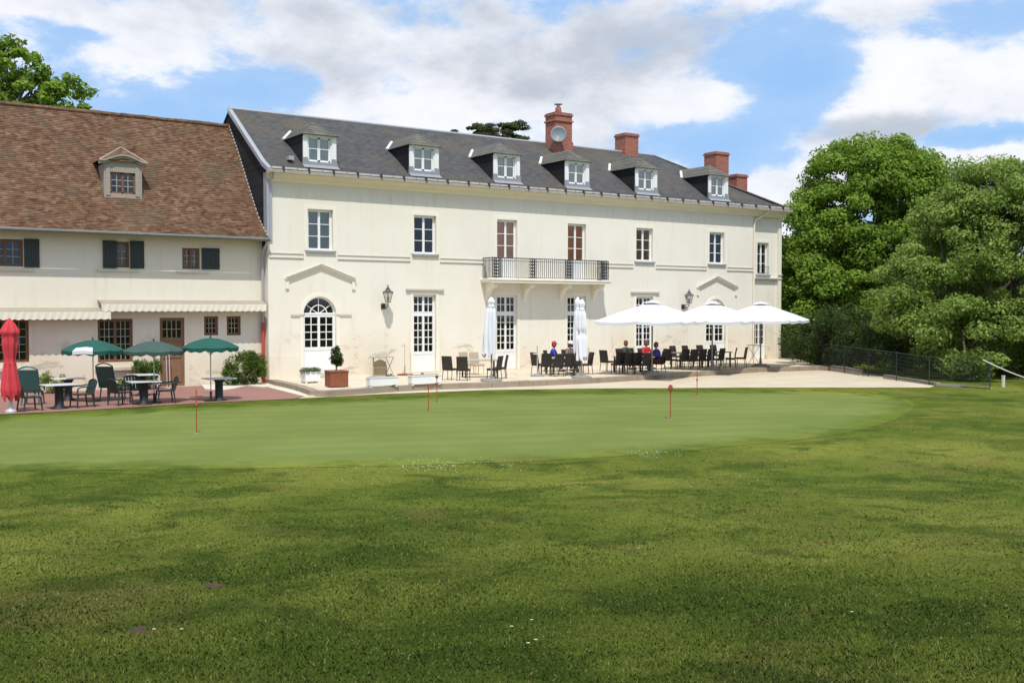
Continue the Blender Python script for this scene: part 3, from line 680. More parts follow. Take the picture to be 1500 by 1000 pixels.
# balcony
bz = 4.2; bx0, bx1, by = 10.22, 17.05, -.85
bl = MB(); bl.box(bx0 - .06, bx1 + .06, by - .06, -.001, bz - .16, bz - .05); bl.box(bx0 - .1, bx1 + .1, by - .1, -.001, bz - .049, bz)
balc = bl.build('balcony', M['trim'], house)
rl = MB()
def rail_run(A, B, n):
    A, B = Vector(A), Vector(B)
    for z, r in ((.97, .022), (.84, .012), (.08, .014)): rl.tube([A + Vector((0, 0, z)), B + Vector((0, 0, z))], r, 6)
    for k in range(n + 1): p = A.lerp(B, k / n); rl.tube([p + Vector((0, 0, .08)), p + Vector((0, 0, .97))], .0165, 5)
Y = by + .04; ends = [bx0 + .04, 10.72, 12.3, 12.72, 14.35, 14.72, 16.35, 16.58, 16.63, bx1 - .04]
rail_run((bx0 + .04, 0, bz), (bx0 + .04, Y, bz), 7); rail_run((bx1 - .04, 0, bz), (bx1 - .04, Y, bz), 7)
rail_run((bx0 + .04, Y, bz), (bx1 - .04, Y, bz), 60)
rl.build('railing', M['rail'], balc)
for xp in (10.30, 12.28, 14.38, 16.58):                                        # ornate panels between the bars
    s = MB(); wdt = .44
    for k in range(6):
        zz = bz + .1 + k * .145; s.tube([(xp + wdt / 2 + .14 * math.cos(a_), Y - .012, zz + .07 + .06 * math.sin(a_)) for a_ in np.linspace(0, 2 * math.pi, 13)], .020, 5, False)
        s.box(xp, xp + wdt, Y - .018, Y - .004, zz - .014, zz + .014)
    for xx in (xp, xp + wdt, xp + .1, xp + .2, xp + .3): s.tube([(xx, Y - .012, bz + .05), (xx, Y - .012, bz + .97)], .018, 5)
    s.build('railing_panel', M['rail'], balc)
for xb in (10.5, 12.6, 14.75, 16.75):
    s = MB(); pr = [(0, 4.04), (-.72, 4.04), (-.72, 3.90), (-.60, 3.82), (-.42, 3.80), (-.22, 3.66), (-.12, 3.45), (-.10, 3.30), (0, 3.22)]
    s.prism_x(xb - .12, xb + .12, [(y_ - .001, z_) for y_, z_ in pr]); s.build('bracket', M['trim'], balc)

# main roof: slate courses front and back, hip at the right end
E0 = (-.46, 8.44); ZR = RZ
prof = [E0, (.25, 8.79), (RY, ZR)]; XR0, XR1, XL = L + .36, 24.45, -.10
def hipx(t_): return XR0 + (XR1 - XR0) * t_
mb = MB(); course_roof(mb, prof, lambda s: XL, hipx, .125, .012, .004)
pb = [(-(2 * RY) - .46, 8.44), (-(2 * RY) + .25, 8.79), (-RY, ZR)]
mb.poly([(XL, 2 * RY + .46, 8.44), (XL, RY, ZR), (XR1, RY, ZR), (XR0, 2 * RY + .46, 8.44)])
mb.poly([(XR0, -.46, 8.44), (XR0, 2 * RY + .46, 8.44), (XR1, RY, ZR)])
mb.poly([(XL, -.46, 8.43), (XR0, -.46, 8.43), (XR0, .12, 8.43), (XL, .12, 8.43)])
roof = mb.build('roof', M['slate'], house)
mb = MB(); mb.tube([(XL, RY, ZR + .02), (XR1, RY, ZR + .02)], .075, 8); mb.build('ridge_flashing', M['zinc'], roof)
mb = MB(); mb.tube([(XR1, RY, ZR + .02), (XR0, -.42, 8.47)], .05, 8); mb.build('hip_flashing', M['slate_d'], roof)
mb = MB()
for (y0, z0), (y1, z1) in zip(prof[:-1], prof[1:]):
    mb.mesh([(XL - .06, y0, z0 - .16), (XL - .06, y1, z1 - .16), (XL - .06, y1, z1 + .04), (XL - .06, y0, z0 + .04), (XL + .12, y0, z0 - .16), (XL + .12, y1, z1 - .16), (XL + .12, y1, z1 + .04), (XL + .12, y0, z0 + .04)], [(0, 3, 2, 1), (3, 7, 6, 2), (4, 5, 6, 7), (0, 1, 5, 4), (0, 4, 7, 3)])
mb.build('verge_flashing', M['zinc'], roof)
mb = MB(); mb.prism_x(XL, XR0, [(-.50, 8.30), (-.50, 8.40), (-.40, 8.46), (-.37, 8.44), (-.37, 8.30)]); gut = mb.build('gutter', M['zincp'], house)
ga = MB()
k_ = 0; x_ = .05
while x_ < L: e_ = x_ + 1.06; ga.prism_x(x_, min(e_, L + .3), [(-.43, 8.465), (-.39, 8.55), (-.375, 8.55), (-.415, 8.465)]); x_ = e_ + .03
ga.build('snow_guard_strip', M['zincp'], roof)
x_ = .5
while x_ < L: MB().box(x_ - .032, x_ + .032, -.525, -.36, 8.36, 8.57).build('gutter_bracket', M['dark'], gut); x_ += 1.09
mb = MB(); mb.tube([(.12, -.42, 8.32), (.10, -.30, 8.1), (-.02, -.09, 7.95), (-.04, -.12, 5.55), (-.12, .20, 5.2), (-.12, .30, 4.9), (-.12, .32, 2.3)], .055, 8, True); mb.build('downpipe', M['zinc'], house)
mb = MB(); mb.tube([(-.12, .32, 2.3), (-.12, .32, -.2)], .07, 8); mb.build('downpipe_sleeve', M['redpipe'], house)
mb = MB(); mb.tube([(28.9, -.42, 8.32), (28.75, -.34, 8.12), (28.12, -.10, 7.75), (28.05, -.07, 7.5), (28.05, -.07, 0)], .05, 8); mb.build('downpipe', M['wall'], house)
# roof dormers
for i, xc in enumerate([2.33, 7.28, 11.68, 15.82, 20.3, 25.46]):
    yf, z0, z1, hw = .18, 8.80, 10.06, .71
    mb = MB(); wall_holes(mb, xc - hw, xc + hw, z0, z1, [(xc - .49, xc + .49, z0 + .16, z1 - .1)], yf, .12)
    rz_ = lambda y_: 8.79 + (y_ - .25) * (ZR - 8.79) / (RY - .25)
    yb = .25 + (z1 - 8.79) * (RY - .25) / (ZR - 8.79)
    dm = mb.build('dormer', M['white'], house)
    if i == 0: dm['label'] = 'dormer nearest the tiled cottage roof'
    for sx in (-1, 1):
        ck = MB(); x0_ = xc + sx * (hw + .02); vs = [(x0_, yf, z0 - .1), (x0_, yf, z1), (x0_, yb, z1), (x0_, .3, z0 - .1)]; ck.poly(vs if sx > 0 else vs[::-1])
        ck.poly([(xc + sx * hw, yf, z0), (x0_, yf, z0), (x0_, yf, z1), (xc + sx * hw, yf, z1)])
        ck.build('dormer_cheek', M['slate_w'], dm)
    window(dm, xc - .48, xc + .48, z0 + .17, z1 - .11, yf + .07, M['white'], 2, 1, 2, st=.05, curtain='curtain_lace') if False else None
    # frame, pane and curtain as sub-parts of the dormer
    f = MB(); a, b_, c_, d = xc - .49, xc + .49, z0 + .16, z1 - .1; y = yf + .07
    for q in ((a, a + .06, c_, d), (b_ - .06, b_, c_, d), (a, b_, c_, c_ + .07), (a, b_, d - .06, d), (xc - .06, xc + .06, c_, d)): f.box(q[0], q[1], y, y + .05, q[2], q[3])
    for X in ((a + .06, xc - .06), (xc + .06, b_ - .06)): f.box(X[0], X[1], y + .005, y + .035, (c_ + d) / 2 + .02, (c_ + d) / 2 + .05)
    f.build('window_frame', M['white'], dm)
    MB().poly([(a, y + .04, c_), (b_, y + .04, c_), (b_, y + .04, d), (a, y + .04, d)]).build('pane', M['glass'], dm)
    cm = MB()
    for k in range(16): u0, u1 = a + (b_ - a) * k / 16, a + (b_ - a) * (k + 1) / 16; cm.poly([(u0, y + .05 + .010 * (k % 2), c_), (u1, y + .05 + .010 * ((k + 1) % 2), c_), (u1, y + .05 + .010 * ((k + 1) % 2), d), (u0, y + .05 + .010 * (k % 2), d)])
    cm.build('curtain', M['curtain_lace'], dm)
    pw = MB(); pw.box(xc - hw - .03, xc - hw + .16, yf - .05, yf - .001, z0 + .3, z1); pw.box(xc + hw - .16, xc + hw + .03, yf - .05, yf - .001, z0 + .3, z1); pw.box(xc - hw - .03, xc + hw + .03, yf - .07, yf - .001, z1 - .1, z1 - .001)
    pw.build('pilaster', M['white'], dm)
    ap = MB(); ap.box(xc - hw - .06, xc + hw + .06, yf - .10, yf - .001, z0 - .12, z0 + .14); ap.box(xc - hw - .05, xc - hw + .17, yf - .08, yf - .001, z0 + .141, z0 + .30); ap.box(xc + hw - .17, xc + hw + .05, yf - .08, yf - .001, z0 + .141, z0 + .30); ap.mesh([(xc - .80, -.10, 8.66), (xc + .80, -.10, 8.66), (xc + .78, yf - .1, 8.80), (xc - .78, yf - .1, 8.80)], [(0, 1, 2, 3)])
    ap.build('lead_apron', M['sill'], dm)
    # little hipped roof
    e, pk, ya = .12, z1 + .62, yf + .62; xl_, xr_, yfr = xc - hw - e, xc + hw + e, yf - .2
    yE = .25 + (z1 - 8.79) * (RY - .25) / (ZR - 8.79) + .05; yP = .25 + (pk - 8.79) * (RY - .25) / (ZR - 8.79) + .05
    dr_ = MB(); n = 6
    for k in range(n):
        u0, u1 = k / n, (k + 1) / n; lf = .02
        def ring(u, l_): zz = z1 - .02 + (pk - z1 + .02) * u + l_; return [(xl_ + (xc - xl_) * u, yE + (yP - yE) * u, zz), (xl_ + (xc - xl_) * u, yfr + (ya - yfr) * u, zz), (xr_ + (xc - xr_) * u, yfr + (ya - yfr) * u, zz), (xr_ + (xc - xr_) * u, yE + (yP - yE) * u, zz)]
        A0, A, B = ring(u0, 0), ring(u0, lf), ring(u1, 0)
        for j in range(3): dr_.poly([A[j], A[j + 1], B[j + 1], B[j]][::1]); dr_.poly([A0[j], A0[j + 1], A[j + 1], A[j]])
    dr_.poly([(xl_, yfr, z1 - .02), (xl_, yE, z1 - .02), (xr_, yE, z1 - .02), (xr_, yfr, z1 - .02)])
    dr_.build('dormer_roof', M['slate_d'], dm)
    for sx, xe in ((-1, xl_), (1, xr_)): MB().tube([(xe, yE - .05, z1 - .0), ((xe * .25 + xc * .75), yE + (yP - yE) * .75, z1 + (pk - z1) * .75 + .02)], .08, 6).build('dormer_flashing', M['white'], dm)
# chimneys and dish
def chimney(x0, x1, y0, y1, z0, z1, lab, pot=False, stepped=False):
    c = MB(); c.box(x0, x1, y0, y1, z0, z1); c.box(x0 - .05, x1 + .05, y0 - .05, y1 + .05, z1, z1 + .09); c.box(x0 - .01, x1 + .01, y0 - .01, y1 + .01, z1 + .09, z1 + .16)
    if stepped: c.box(x0 - .06, x1 + .06, y0 - .06, y1 + .06, z1 - .32, z1 - .24); c.box(x0 - .05, x1 + .05, y0 - .05, y1 + .05, z0, z0 + 1.0)
    o = c.build('chimney', M['brick'], roof); o['label'] = lab
    return o
c1 = chimney(16.9, 17.98, 3.4, 4.3, 10.6, 12.95, 'tall stepped brick chimney with metal cowl', stepped=True)
s = MB(); s.lathe([(.19, 13.11), (.17, 13.3), (.15, 13.45)], 12, (17.45, 3.9, 0)); s.build('chimney_pot', M['brick'], c1)
s = MB(); s.lathe([(.09, 13.45), (.09, 13.6), (.22, 13.6), (.22, 13.64), (.05, 13.7)], 12, (17.45, 3.9, 0)); s.build('cowl', M['zinc'], c1)
chimney(22.15, 23.1, 4.0, 4.9, 11.0, 12.45, 'square brick chimney behind the ridge')
chimney(26.95, 27.95, 1.8, 2.75, 9.3, 11.55, 'brick chimney rising from the hip slope')
chimney(29.15, 30.0, 2.3, 3.2, 8.3, 10.5, 'low brick chimney at the far right end of the roof')
p = Wp(819.5, 198, 3.2)
dish = thing('satellite_dish', 'round grey satellite dish fixed on the tall brick chimney', 'satellite dish', (p[0], 3.34, p[2] - .1))
s = MB(); s.lathe([(.02, .0), (.20, .03), (.36, .09), (.42, .14), (.43, .15), (.36, .105), (.2, .045), (.02, .015)], 20); o = s.build('reflector', M['dish'], dish, True); o.rotation_euler = (R_(80), 0, R_(-35)); o.location = (-.05, -.12, .1)
s = MB(); s.tube([(0, .0, -.1), (0, -.1, 0), (-.04, -.14, .08)], .025, 6); s.tube([(-.04, -.2, -.2), (-.22, -.52, .0)], .012, 5); s.box(-.26, -.19, -.57, -.5, -.03, .05); s.build('arm', M['zinc'], dish)
s = MB(); s.box(1.0, 1.22, .2, .5, 8.95, 9.12); s.build('roof_vent', M['zinc'], roof)

# ------------------------------------------------------------------ tiled cottage
CY = .5; CXL = -22.0
cot = thing('tiled_cottage', 'old cream cottage wing with brown clay tile roof and dark shutters', 'house')
ch = {'wA': (-10.15, -8.95, 4.36, 5.33), 'wB': (-6.2, -5.27, 4.40, 5.38), 'wC': (-3.29, -2.60, 4.40, 5.22), 'gA': (-10.4, -8.80, .92, 2.48), 'gB': (-6.45, -5.18, .83, 2.47), 'door': (-4.18, -3.23, -.18, 2.5), 's1': (-2.46, -1.89, 1.79, 2.55), 's2': (-1.55, -.97, 1.78, 2.55)}
holes = list(ch.values()) + [(-14.2, -13.0, 4.36, 5.33), (-15, -13.4, .92, 2.48)]
mb = MB(); wall_holes(mb, CXL, -.06, -.5, 5.68, holes, CY, .2)
mb.poly([(CXL, 9, -.5), (CXL, CY, -.5), (CXL, CY, 5.68), (CXL, 4.4, 10.7), (CXL, 9, 5.68)]); mb.poly([(-.06, 9, -.5), (CXL, 9, -.5), (CXL, 9, 5.68), (-.06, 9, 5.68)])
mb.build('wall', M['cwall'], cot)
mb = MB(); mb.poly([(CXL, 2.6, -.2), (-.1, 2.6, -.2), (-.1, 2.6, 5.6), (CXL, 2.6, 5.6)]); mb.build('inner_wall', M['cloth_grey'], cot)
mb = MB(); mb.poly([(CXL, .7, 5.6), (-.1, .7, 5.6), (-.1, 8, 5.6), (CXL, 8, 5.6)]); mb.poly([(CXL, .7, 3.2), (-.1, .7, 3.2), (-.1, 8, 3.2), (CXL, 8, 3.2)]); mb.build('floors', M['brown'], cot)
for k, (lv, co, ro) in dict(wA=(2, 2, 3), wB=(2, 2, 3), wC=(2, 2, 3), s1=(1, 3, 3), s2=(1, 3, 3), gA=(2, 3, 5), gB=(2, 3, 5)).items():
    h = ch[k]; w = window(cot, *h, CY + .10, M['brown'], lv, co, ro, name='window', st=.05, bar=.02, barmat=M['bar'])
    if k[0] == 'w':
        MB().box(h[0] - .25, h[1] + .35, CY - .10, CY - .001, h[2] - .16, h[2] - .09).build('sill', M['pale_edge'], w)
    if k[0] == 'g':
        MB().box(h[0] - .12, h[1] + .1, CY - .16, CY - .001, h[2] - .30, h[2] - .19).build('sill', M['ledge'], w)
for h in holes[-2:]: window(cot, *h, CY + .10, M['brown'], 2, 2, 3, name='window', st=.05, bar=.02, barmat=M['bar'])
def shutter(x0, x1, z0, z1):
    s = MB(); n = 4
    for k in range(n): a = x0 + (x1 - x0) * k / n; s.box(a + .003, a + (x1 - x0) / n - .003, CY - .055, CY - .02, z0, z1)
    s.box(x0, x1, CY - .075, CY - .0551, z0 + .12, z0 + .2); s.box(x0, x1, CY - .075, CY - .0551, z1 - .2, z1 - .12)
    s.build('shutter', M['shutter'], cot)
shutter(-8.93, -8.42, 4.34, 5.36); shutter(-6.24, -5.74, 4.37, 5.40); shutter(-5.26, -4.74, 4.38, 5.42); shutter(-2.54, -1.83, 4.40, 5.24); shutter(-10.7, -10.17, 4.34, 5.36)
h = ch['door']; d = window(cot, *h, CY + .08, M['door'], 1, 4, 2, panel=1.75, name='door', st=.07, bar=.02, barmat=M['bar'])
mb = MB(); mb.box(h[0] + .12, h[1] - .12, CY + .06, CY + .079, .95, 1.55); mb.box(h[0] + .12, h[1] - .12, CY + .06, CY + .079, .0, .8); mb.build('door_panel', M['door'], d)
mb = MB(); mb.tube([(h[0] + .14, CY + .03, .95), (h[0] + .14, CY + .03, 1.1)], .012, 6); mb.build('handle', M['steel'], d)
# roof
cp_ = [(-.23, 5.70), (.17, 5.98), (.7, 6.42), (1.22, 6.99), (1.86, 7.78), (2.51, 8.60), (3.4, 9.70), (4.41, 10.80)]
mb = MB(); course_roof(mb, cp_, lambda s: CXL - .2, lambda s: -.06, .10, .016, .012, .5)
mb.poly([(CXL - .2, 9.2, 5.7), (CXL - .2, 4.41, 10.80), (-.06, 4.41, 10.80), (-.06, 9.2, 5.7)]); mb.poly([(CXL, -.2, 5.68), (-.06, -.2, 5.68), (-.06, .5, 5.68), (CXL, .5, 5.68)])
croof = mb.build('roof', M['tiles'], cot)
mb = MB(); x_ = CXL
while x_ < -.1:
    mb.tube([(x_, 4.41, 10.80 + random.uniform(0, .012)), (x_ + .36, 4.41, 10.80 + random.uniform(0, .012))], .11 + random.uniform(-.01, .01), 8); x_ += .37
mb.build('ridge_tiles', M['tiles'], croof)
mb = MB()
for k in range(len(cp_) - 1):
    a, b_ = Vector((0, *cp_[k])), Vector((0, *cp_[k + 1])); L_ = (b_ - a).length; n = max(1, int(L_ / .2))
    for j in range(n): p = a.lerp(b_, (j + .25) / n); q = a.lerp(b_, (j + .8) / n); mb.tube([(-.085, p.y - .02, p.z + .03), (-.085, q.y - .02, q.z + .05)], .03, 6)
mb.build('verge_mortar', M['wood_grey'], croof)
mb = MB(); mb.tube([(CXL, -.28, 5.66), (-.02, -.28, 5.62)], .075, 8); mb.build('gutter', M['old_zinc'], cot)
# dormer of the cottage: rendered front with a curved hood
dy, dxl, dxr, dz0, dz1 = 1.3, -5.98, -4.58, 7.08, 8.38; cxm = -5.28; win = (-5.76, -4.83, 7.27, 8.08)
mb = MB(); wall_holes(mb, dxl, dxr, dz0, dz1, [win], dy, .15)
N = 16; arcp = [(dxl + (dxr - dxl) * k / N, dz1 + .22 * math.sin(math.pi * k / N) ** 1.2) for k in range(N + 1)]
for p, q in zip(arcp[:-1], arcp[1:]): mb.poly([(p[0], dy, dz1), (q[0], dy, dz1), (q[0], dy, q[1]), (p[0], dy, p[1])])
for X in (dxl, dxr): mb.poly([(X, dy, dz0), (X, dy, dz1), (X, 2.4, dz1), (X, 1.35, dz0)][::(1 if X == dxr else -1)])
mb.box(win[0] - .16, win[0] - .001, dy - .03, dy - .001, dz0 + .1, dz1 - .05); mb.box(win[1] + .001, win[1] + .16, dy - .03, dy - .001, dz0 + .1, dz1 - .05)
cdm = mb.build('dormer', M['wood_grey'], cot)
mb = MB(); win2 = (win[0], win[1], win[2], win[3])
for a, b_, c_, d_ in ((win[0], win[0] + .06, win[2], win[3]), (win[1] - .06, win[1], win[2], win[3]), (win[0], win[1], win[2], win[2] + .06), (win[0], win[1], win[3] - .05, win[3]), (cxm - .05, cxm + .03, win[2], win[3])): mb.box(a, b_, dy + .06, dy + .11, c_, d_)
mb.build('window_frame', M['brown'], cdm)
mb = MB()
for k in (1, 2): Z = win[2] + .06 + .68 * k / 3; mb.box(win[0] + .06, win[1] - .06, dy + .07, dy + .09, Z - .012, Z + .012)
for X in (win[0] + .25, win[1] - .26): mb.box(X - .012, X + .012, dy + .069, dy + .092, win[2] + .06, win[3] - .05)
mb.build('glazing_bars', M['bar'], cdm); MB().poly([(win[0], dy + .1, win[2]), (win[1], dy + .1, win[2]), (win[1], dy + .1, win[3]), (win[0], dy + .1, win[3])]).build('pane', M['glass'], cdm)
mb = MB()
cv = [(-.18, -.02)] + [((dxr - dxl) * k / N, .22 * math.sin(math.pi * k / N) ** 1.2) for k in range(N + 1)] + [((dxr - dxl) + .18, -.02)]
for (u0, w0), (u1, w1) in zip(cv[:-1], cv[1:]):
    for o0, o1, dd in ((.0, .09, .10), (.09, .15, .18)):
        vs = [(dxl + u0, dz1 + w0 + o0), (dxl + u1, dz1 + w1 + o0), (dxl + u1, dz1 + w1 + o1), (dxl + u0, dz1 + w0 + o1)]
        mb.mesh([(x, dy - dd, z) for x, z in vs] + [(x, dy + .1, z) for x, z in vs], [(0, 1, 2, 3), (3, 2, 6, 7), (0, 4, 5, 1), (0, 3, 7, 4), (1, 5, 6, 2)])
mb.build('curved_hood', M['wood_grey'], cdm)
mb = MB(); e0, pkz = dz1 + .12, 9.05
def yrf(z): return float(np.interp(z, [p[1] for p in cp_], [p[0] for p in cp_]))
for sgn in (-1, 1):
    xe = cxm + sgn * .88
    for k in range(7):
        u0, u1 = k / 7, (k + 1) / 7
        def pt(u, front): x = xe + (cxm - xe) * u; z = e0 + (pkz - e0) * u ** .85; return (x, (dy - .12 + .45 * u) if front else yrf(z) + .1, z)
        a, b_, c_, d_ = pt(u0, 1), pt(u0, 0), pt(u1, 0), pt(u1, 1); mb.poly([a, b_, c_, d_] if sgn > 0 else [a, d_, c_, b_])
for k in range(7):
    u0, u1 = k / 7, (k + 1) / 7; z0_, z1_ = e0 + (pkz - e0) * u0 ** .85, e0 + (pkz - e0) * u1 ** .85
    mb.poly([(cxm - .88 * (1 - u0), dy - .12 + .45 * u0, z0_), (cxm + .88 * (1 - u0), dy - .12 + .45 * u0, z0_), (cxm + .88 * (1 - u1), dy - .12 + .45 * u1, z1_), (cxm - .88 * (1 - u1), dy - .12 + .45 * u1, z1_)])
mb.tube([(cxm, dy + .3, pkz + .02), (cxm, yrf(pkz) + .1, pkz + .04)], .07, 6)
mb.build('dormer_roof', M['tiles'], cdm)
mb = MB(); mb.tube([(cxm - .9, dy - .1, e0 - .02), (cxm, dy + .33, pkz + .03), (cxm + .9, dy - .1, e0 - .02)], .045, 6); mb.build('hip_tiles', M['wood_grey'], cdm)
# awnings rolled out a little way, scalloped valance
def awning(x0, x1, ztop, lab):
    a = thing('awning', lab, 'awning', ((x0 + x1) / 2, CY, ztop), 0, 'striped awnings on the cottage wall'); w = (x1 - x0) / 2
    s = MB(); s.prism_x(-w, w, [(-.002, -.02), (-.002, .03), (-.16, .03), (-.66, -.10), (-.68, -.16), (-.62, -.15)]); s.build('awning_box', M['awning_top'], a)
    s = MB(); n = int(2 * w / .06)
    for k in range(n):
        u0, u1 = -w + 2 * w * k / n, -w + 2 * w * (k + 1) / n
        b0, b1 = -.37 - .045 * abs(math.sin(u0 * math.pi / .24)), -.37 - .045 * abs(math.sin(u1 * math.pi / .24)); y0, y1 = -.685 + .014 * math.sin(u0 * 26), -.685 + .014 * math.sin(u1 * 26)
        s.mesh([(u0, -.68, -.12), (u1, -.68, -.12), (u1, y1, b1), (u0, y0, b0), (u0, -.672, -.12), (u1, -.672, -.12), (u1, y1 + .008, b1), (u0, y0 + .008, b0)], [(3, 2, 1, 0), (4, 5, 6, 7), (2, 3, 7, 6)])
    s.build('valance', M['awning'], a)
    s = MB()
    for X in (-w + .3, w - .3): s.tube([(X, -.01, -.25), (X, -.3, -.22), (X, -.62, -.15)], .02, 6)
    s.build('awning_arm', M['steel'], a); return a
awning(-14.5, -6.12, 2.86, 'longer lower cream awning over the wide cottage windows at the left')
awning(-6.45, -.15, 3.15, 'higher cream scalloped awning over the brown cottage door')

# ------------------------------------------------------------------ wall lanterns
lan = thing('wall_lantern', 'black wall lantern between the arched door and the first french door', 'lantern', (5.15, 0, 3.25), 0, 'wall lanterns on the manor front')
s = MB(); s.box(-.1, .1, -.04, -.001, -.42, -.18); s.tube([(0, -.03, -.3), (0, -.3, -.38), (0, -.48, -.25), (0, -.48, -.12)], .02, 6); s.tube([(0, -.03, -.22), (0, -.2, -.2), (0, -.48, -.2)], .014, 6); s.build('bracket', M['dark'], lan)
s = MB()
for j in range(6):
    a_ = 2 * math.pi * j / 6; s.tube([(.12 * math.cos(a_), -.48 + .12 * math.sin(a_), -.12), (.23 * math.cos(a_), -.48 + .23 * math.sin(a_), .28)], .010, 5)
    s.tube([(.23 * math.cos(a_), -.48 + .23 * math.sin(a_), .28), (.26 * math.cos(a_), -.48 + .26 * math.sin(a_), .34)], .012, 5)
s.lathe([(.12, -.14), (.14, -.12), (.12, -.10)], 6, (0, -.48, 0)); s.lathe([(.24, .27), (.26, .30), (.10, .42), (.10, .47), (.05, .5), (.02, .62)], 6, (0, -.48, 0)); s.build('lantern_frame', M['lantern'], lan)
s = MB(); s.lathe([(.10, -.10), (.205, .26)], 6, (0, -.48, 0)); s.build('lantern_glass', M['glass'], lan)
s = MB(); s.lathe([(.02, -.1), (.045, -.02), (.05, .06), (.02, .12)], 8, (0, -.48, 0)); s.build('bulb', M['lamp_glass'], lan)
copy_tree(lan, (22.75, 0, 3.25), label='black wall lantern showing above the open white parasols')

# ------------------------------------------------------------------ furniture makers (local frame: faces +Y, stands on z=0)
def make_dining_chair(mat='rattan', name='rattan_chair'):
    t_ = thing(name, '', 'chair')
    s = MB(); s.box(-.23, .23, -.22, .24, .38, .46); s.build('seat', M[mat], t_, bevel=.02)
    s = MB(); vs = []; n = 6
    for k in range(n + 1):
        z = .44 + .52 * k / n; y = -.20 - .09 * (k / n) ** 1.5; hw_ = .23 - .01 * k / n
        vs += [(-hw_, y - .035, z), (hw_, y - .035, z), (hw_, y + .02, z), (-hw_, y + .02, z)]
    fs = [(0, 3, 2, 1), tuple(4 * n + j for j in range(4))]
    for k in range(n):
        for j in range(4): fs.append((4 * k + j, 4 * k + (j + 1) % 4, 4 * k + 4 + (j + 1) % 4, 4 * k + 4 + j))
    s.mesh(vs, fs); s.build('backrest', M[mat], t_, bevel=.012)
    for sx in (-1, 1):
        for y0, y1 in ((.20, .22), (-.20, -.25)):
            s = MB(); s.tube([(sx * .20, y0, .39), (sx * .21, y1, 0)], .016, 6); s.build('leg', M['rattan_legs'] if mat == 'rattan' else M['beige'], t_)
    return t_
def make_arm_chair(hi=False):
    t_ = thing('high_back_garden_chair' if hi else 'plastic_armchair', '', 'chair'); mt = M['plastic'] if hi else M['plastic_d']
    s = MB(); s.box(-.24, .24, -.22, .26, .38, .42); s.build('seat', mt, t_, bevel=.015)
    s = MB(); H = .82 if hi else .44; n = 7; wd = .29 if hi else .25
    zt_ = .40 + H; tilt = .28 if hi else .14
    def P_(u, x): return (x, -.22 - tilt * u, .40 + H * u)
    def arc_top(x): return 1 - .12 * (x / wd) ** 2
    cuts = [(-.25, -.21)] + [(-.20 + .1 * i, -.125 + .1 * i) for i in range(4)] + [(.21, .25)] if not hi else [(-.29, .29)]
    for xa, xb in cuts:
        ua = arc_top(max(abs(xa), abs(xb))); p0, p1, p2, p3 = P_(.0, xa), P_(.0, xb), P_(ua, xb), P_(ua, xa)
        s.mesh([p0, p1, p2, p3] + [(p[0], p[1] - .03, p[2]) for p in (p0, p1, p2, p3)], [(0, 1, 2, 3), (7, 6, 5, 4), (0, 4, 5, 1), (1, 5, 6, 2), (2, 6, 7, 3), (3, 7, 4, 0)])
    rim = [P_(arc_top(x) * 1.0 + .01, x) for x in np.linspace(-wd, wd, 9)]; s.tube([P_(0, -wd)] + rim + [P_(0, wd)], .024, 6)
    if hi:
        for u in (.2, .42, .62, .82): s.tube([P_(u, -wd), P_(u, wd)], .018, 6)
    s.build('backrest', mt, t_)
    for sx in (-1, 1):
        s = MB(); ya = -.22 - tilt * .35; s.tube([(sx * .26, ya, .40 + H * (.38 if hi else .62)), (sx * .29, -.1, .645), (sx * .29, .15, .64), (sx * .28, .25, .60), (sx * .27, .28, .45)], .024, 6); s.build('armrest', mt, t_)
        for y0, y1 in ((.24, .28), (-.20, -.26)):
            s = MB(); s.tube([(sx * .24, y0, .42), (sx * .265, y1, 0)], [.028, .022], 6); s.build('leg', mt, t_)
    return t_
def make_pedestal_table(w, d):
    t_ = thing('pedestal_table', '', 'table')
    s = MB(); s.box(-w / 2, w / 2, -d / 2, d / 2, .71, .74); s.build('table_top', M['ptop'], t_, bevel=.01)
    s = MB(); s.lathe([(.27, 0), (.27, .03), (.16, .07), (.13, .12), (.13, .6), (.2, .70)], 14); s.build('pedestal', M['pbase'], t_, True); return t_
def make_dining_table(w, d, top='ttop'):
    t_ = thing('dining_table', '', 'table')
    s = MB(); s.box(-w / 2, w / 2, -d / 2, d / 2, .70, .74); s.build('table_top', M[top], t_, bevel=.008)
    for sx in (-1, 1):
        for sy in (-1, 1): s = MB(); s.box(sx * (w / 2 - .08) - .03, sx * (w / 2 - .08) + .03, sy * (d / 2 - .08) - .03, sy * (d / 2 - .08) + .03, 0, .70); s.build('leg', M['rattan_legs'], t_)
    return t_
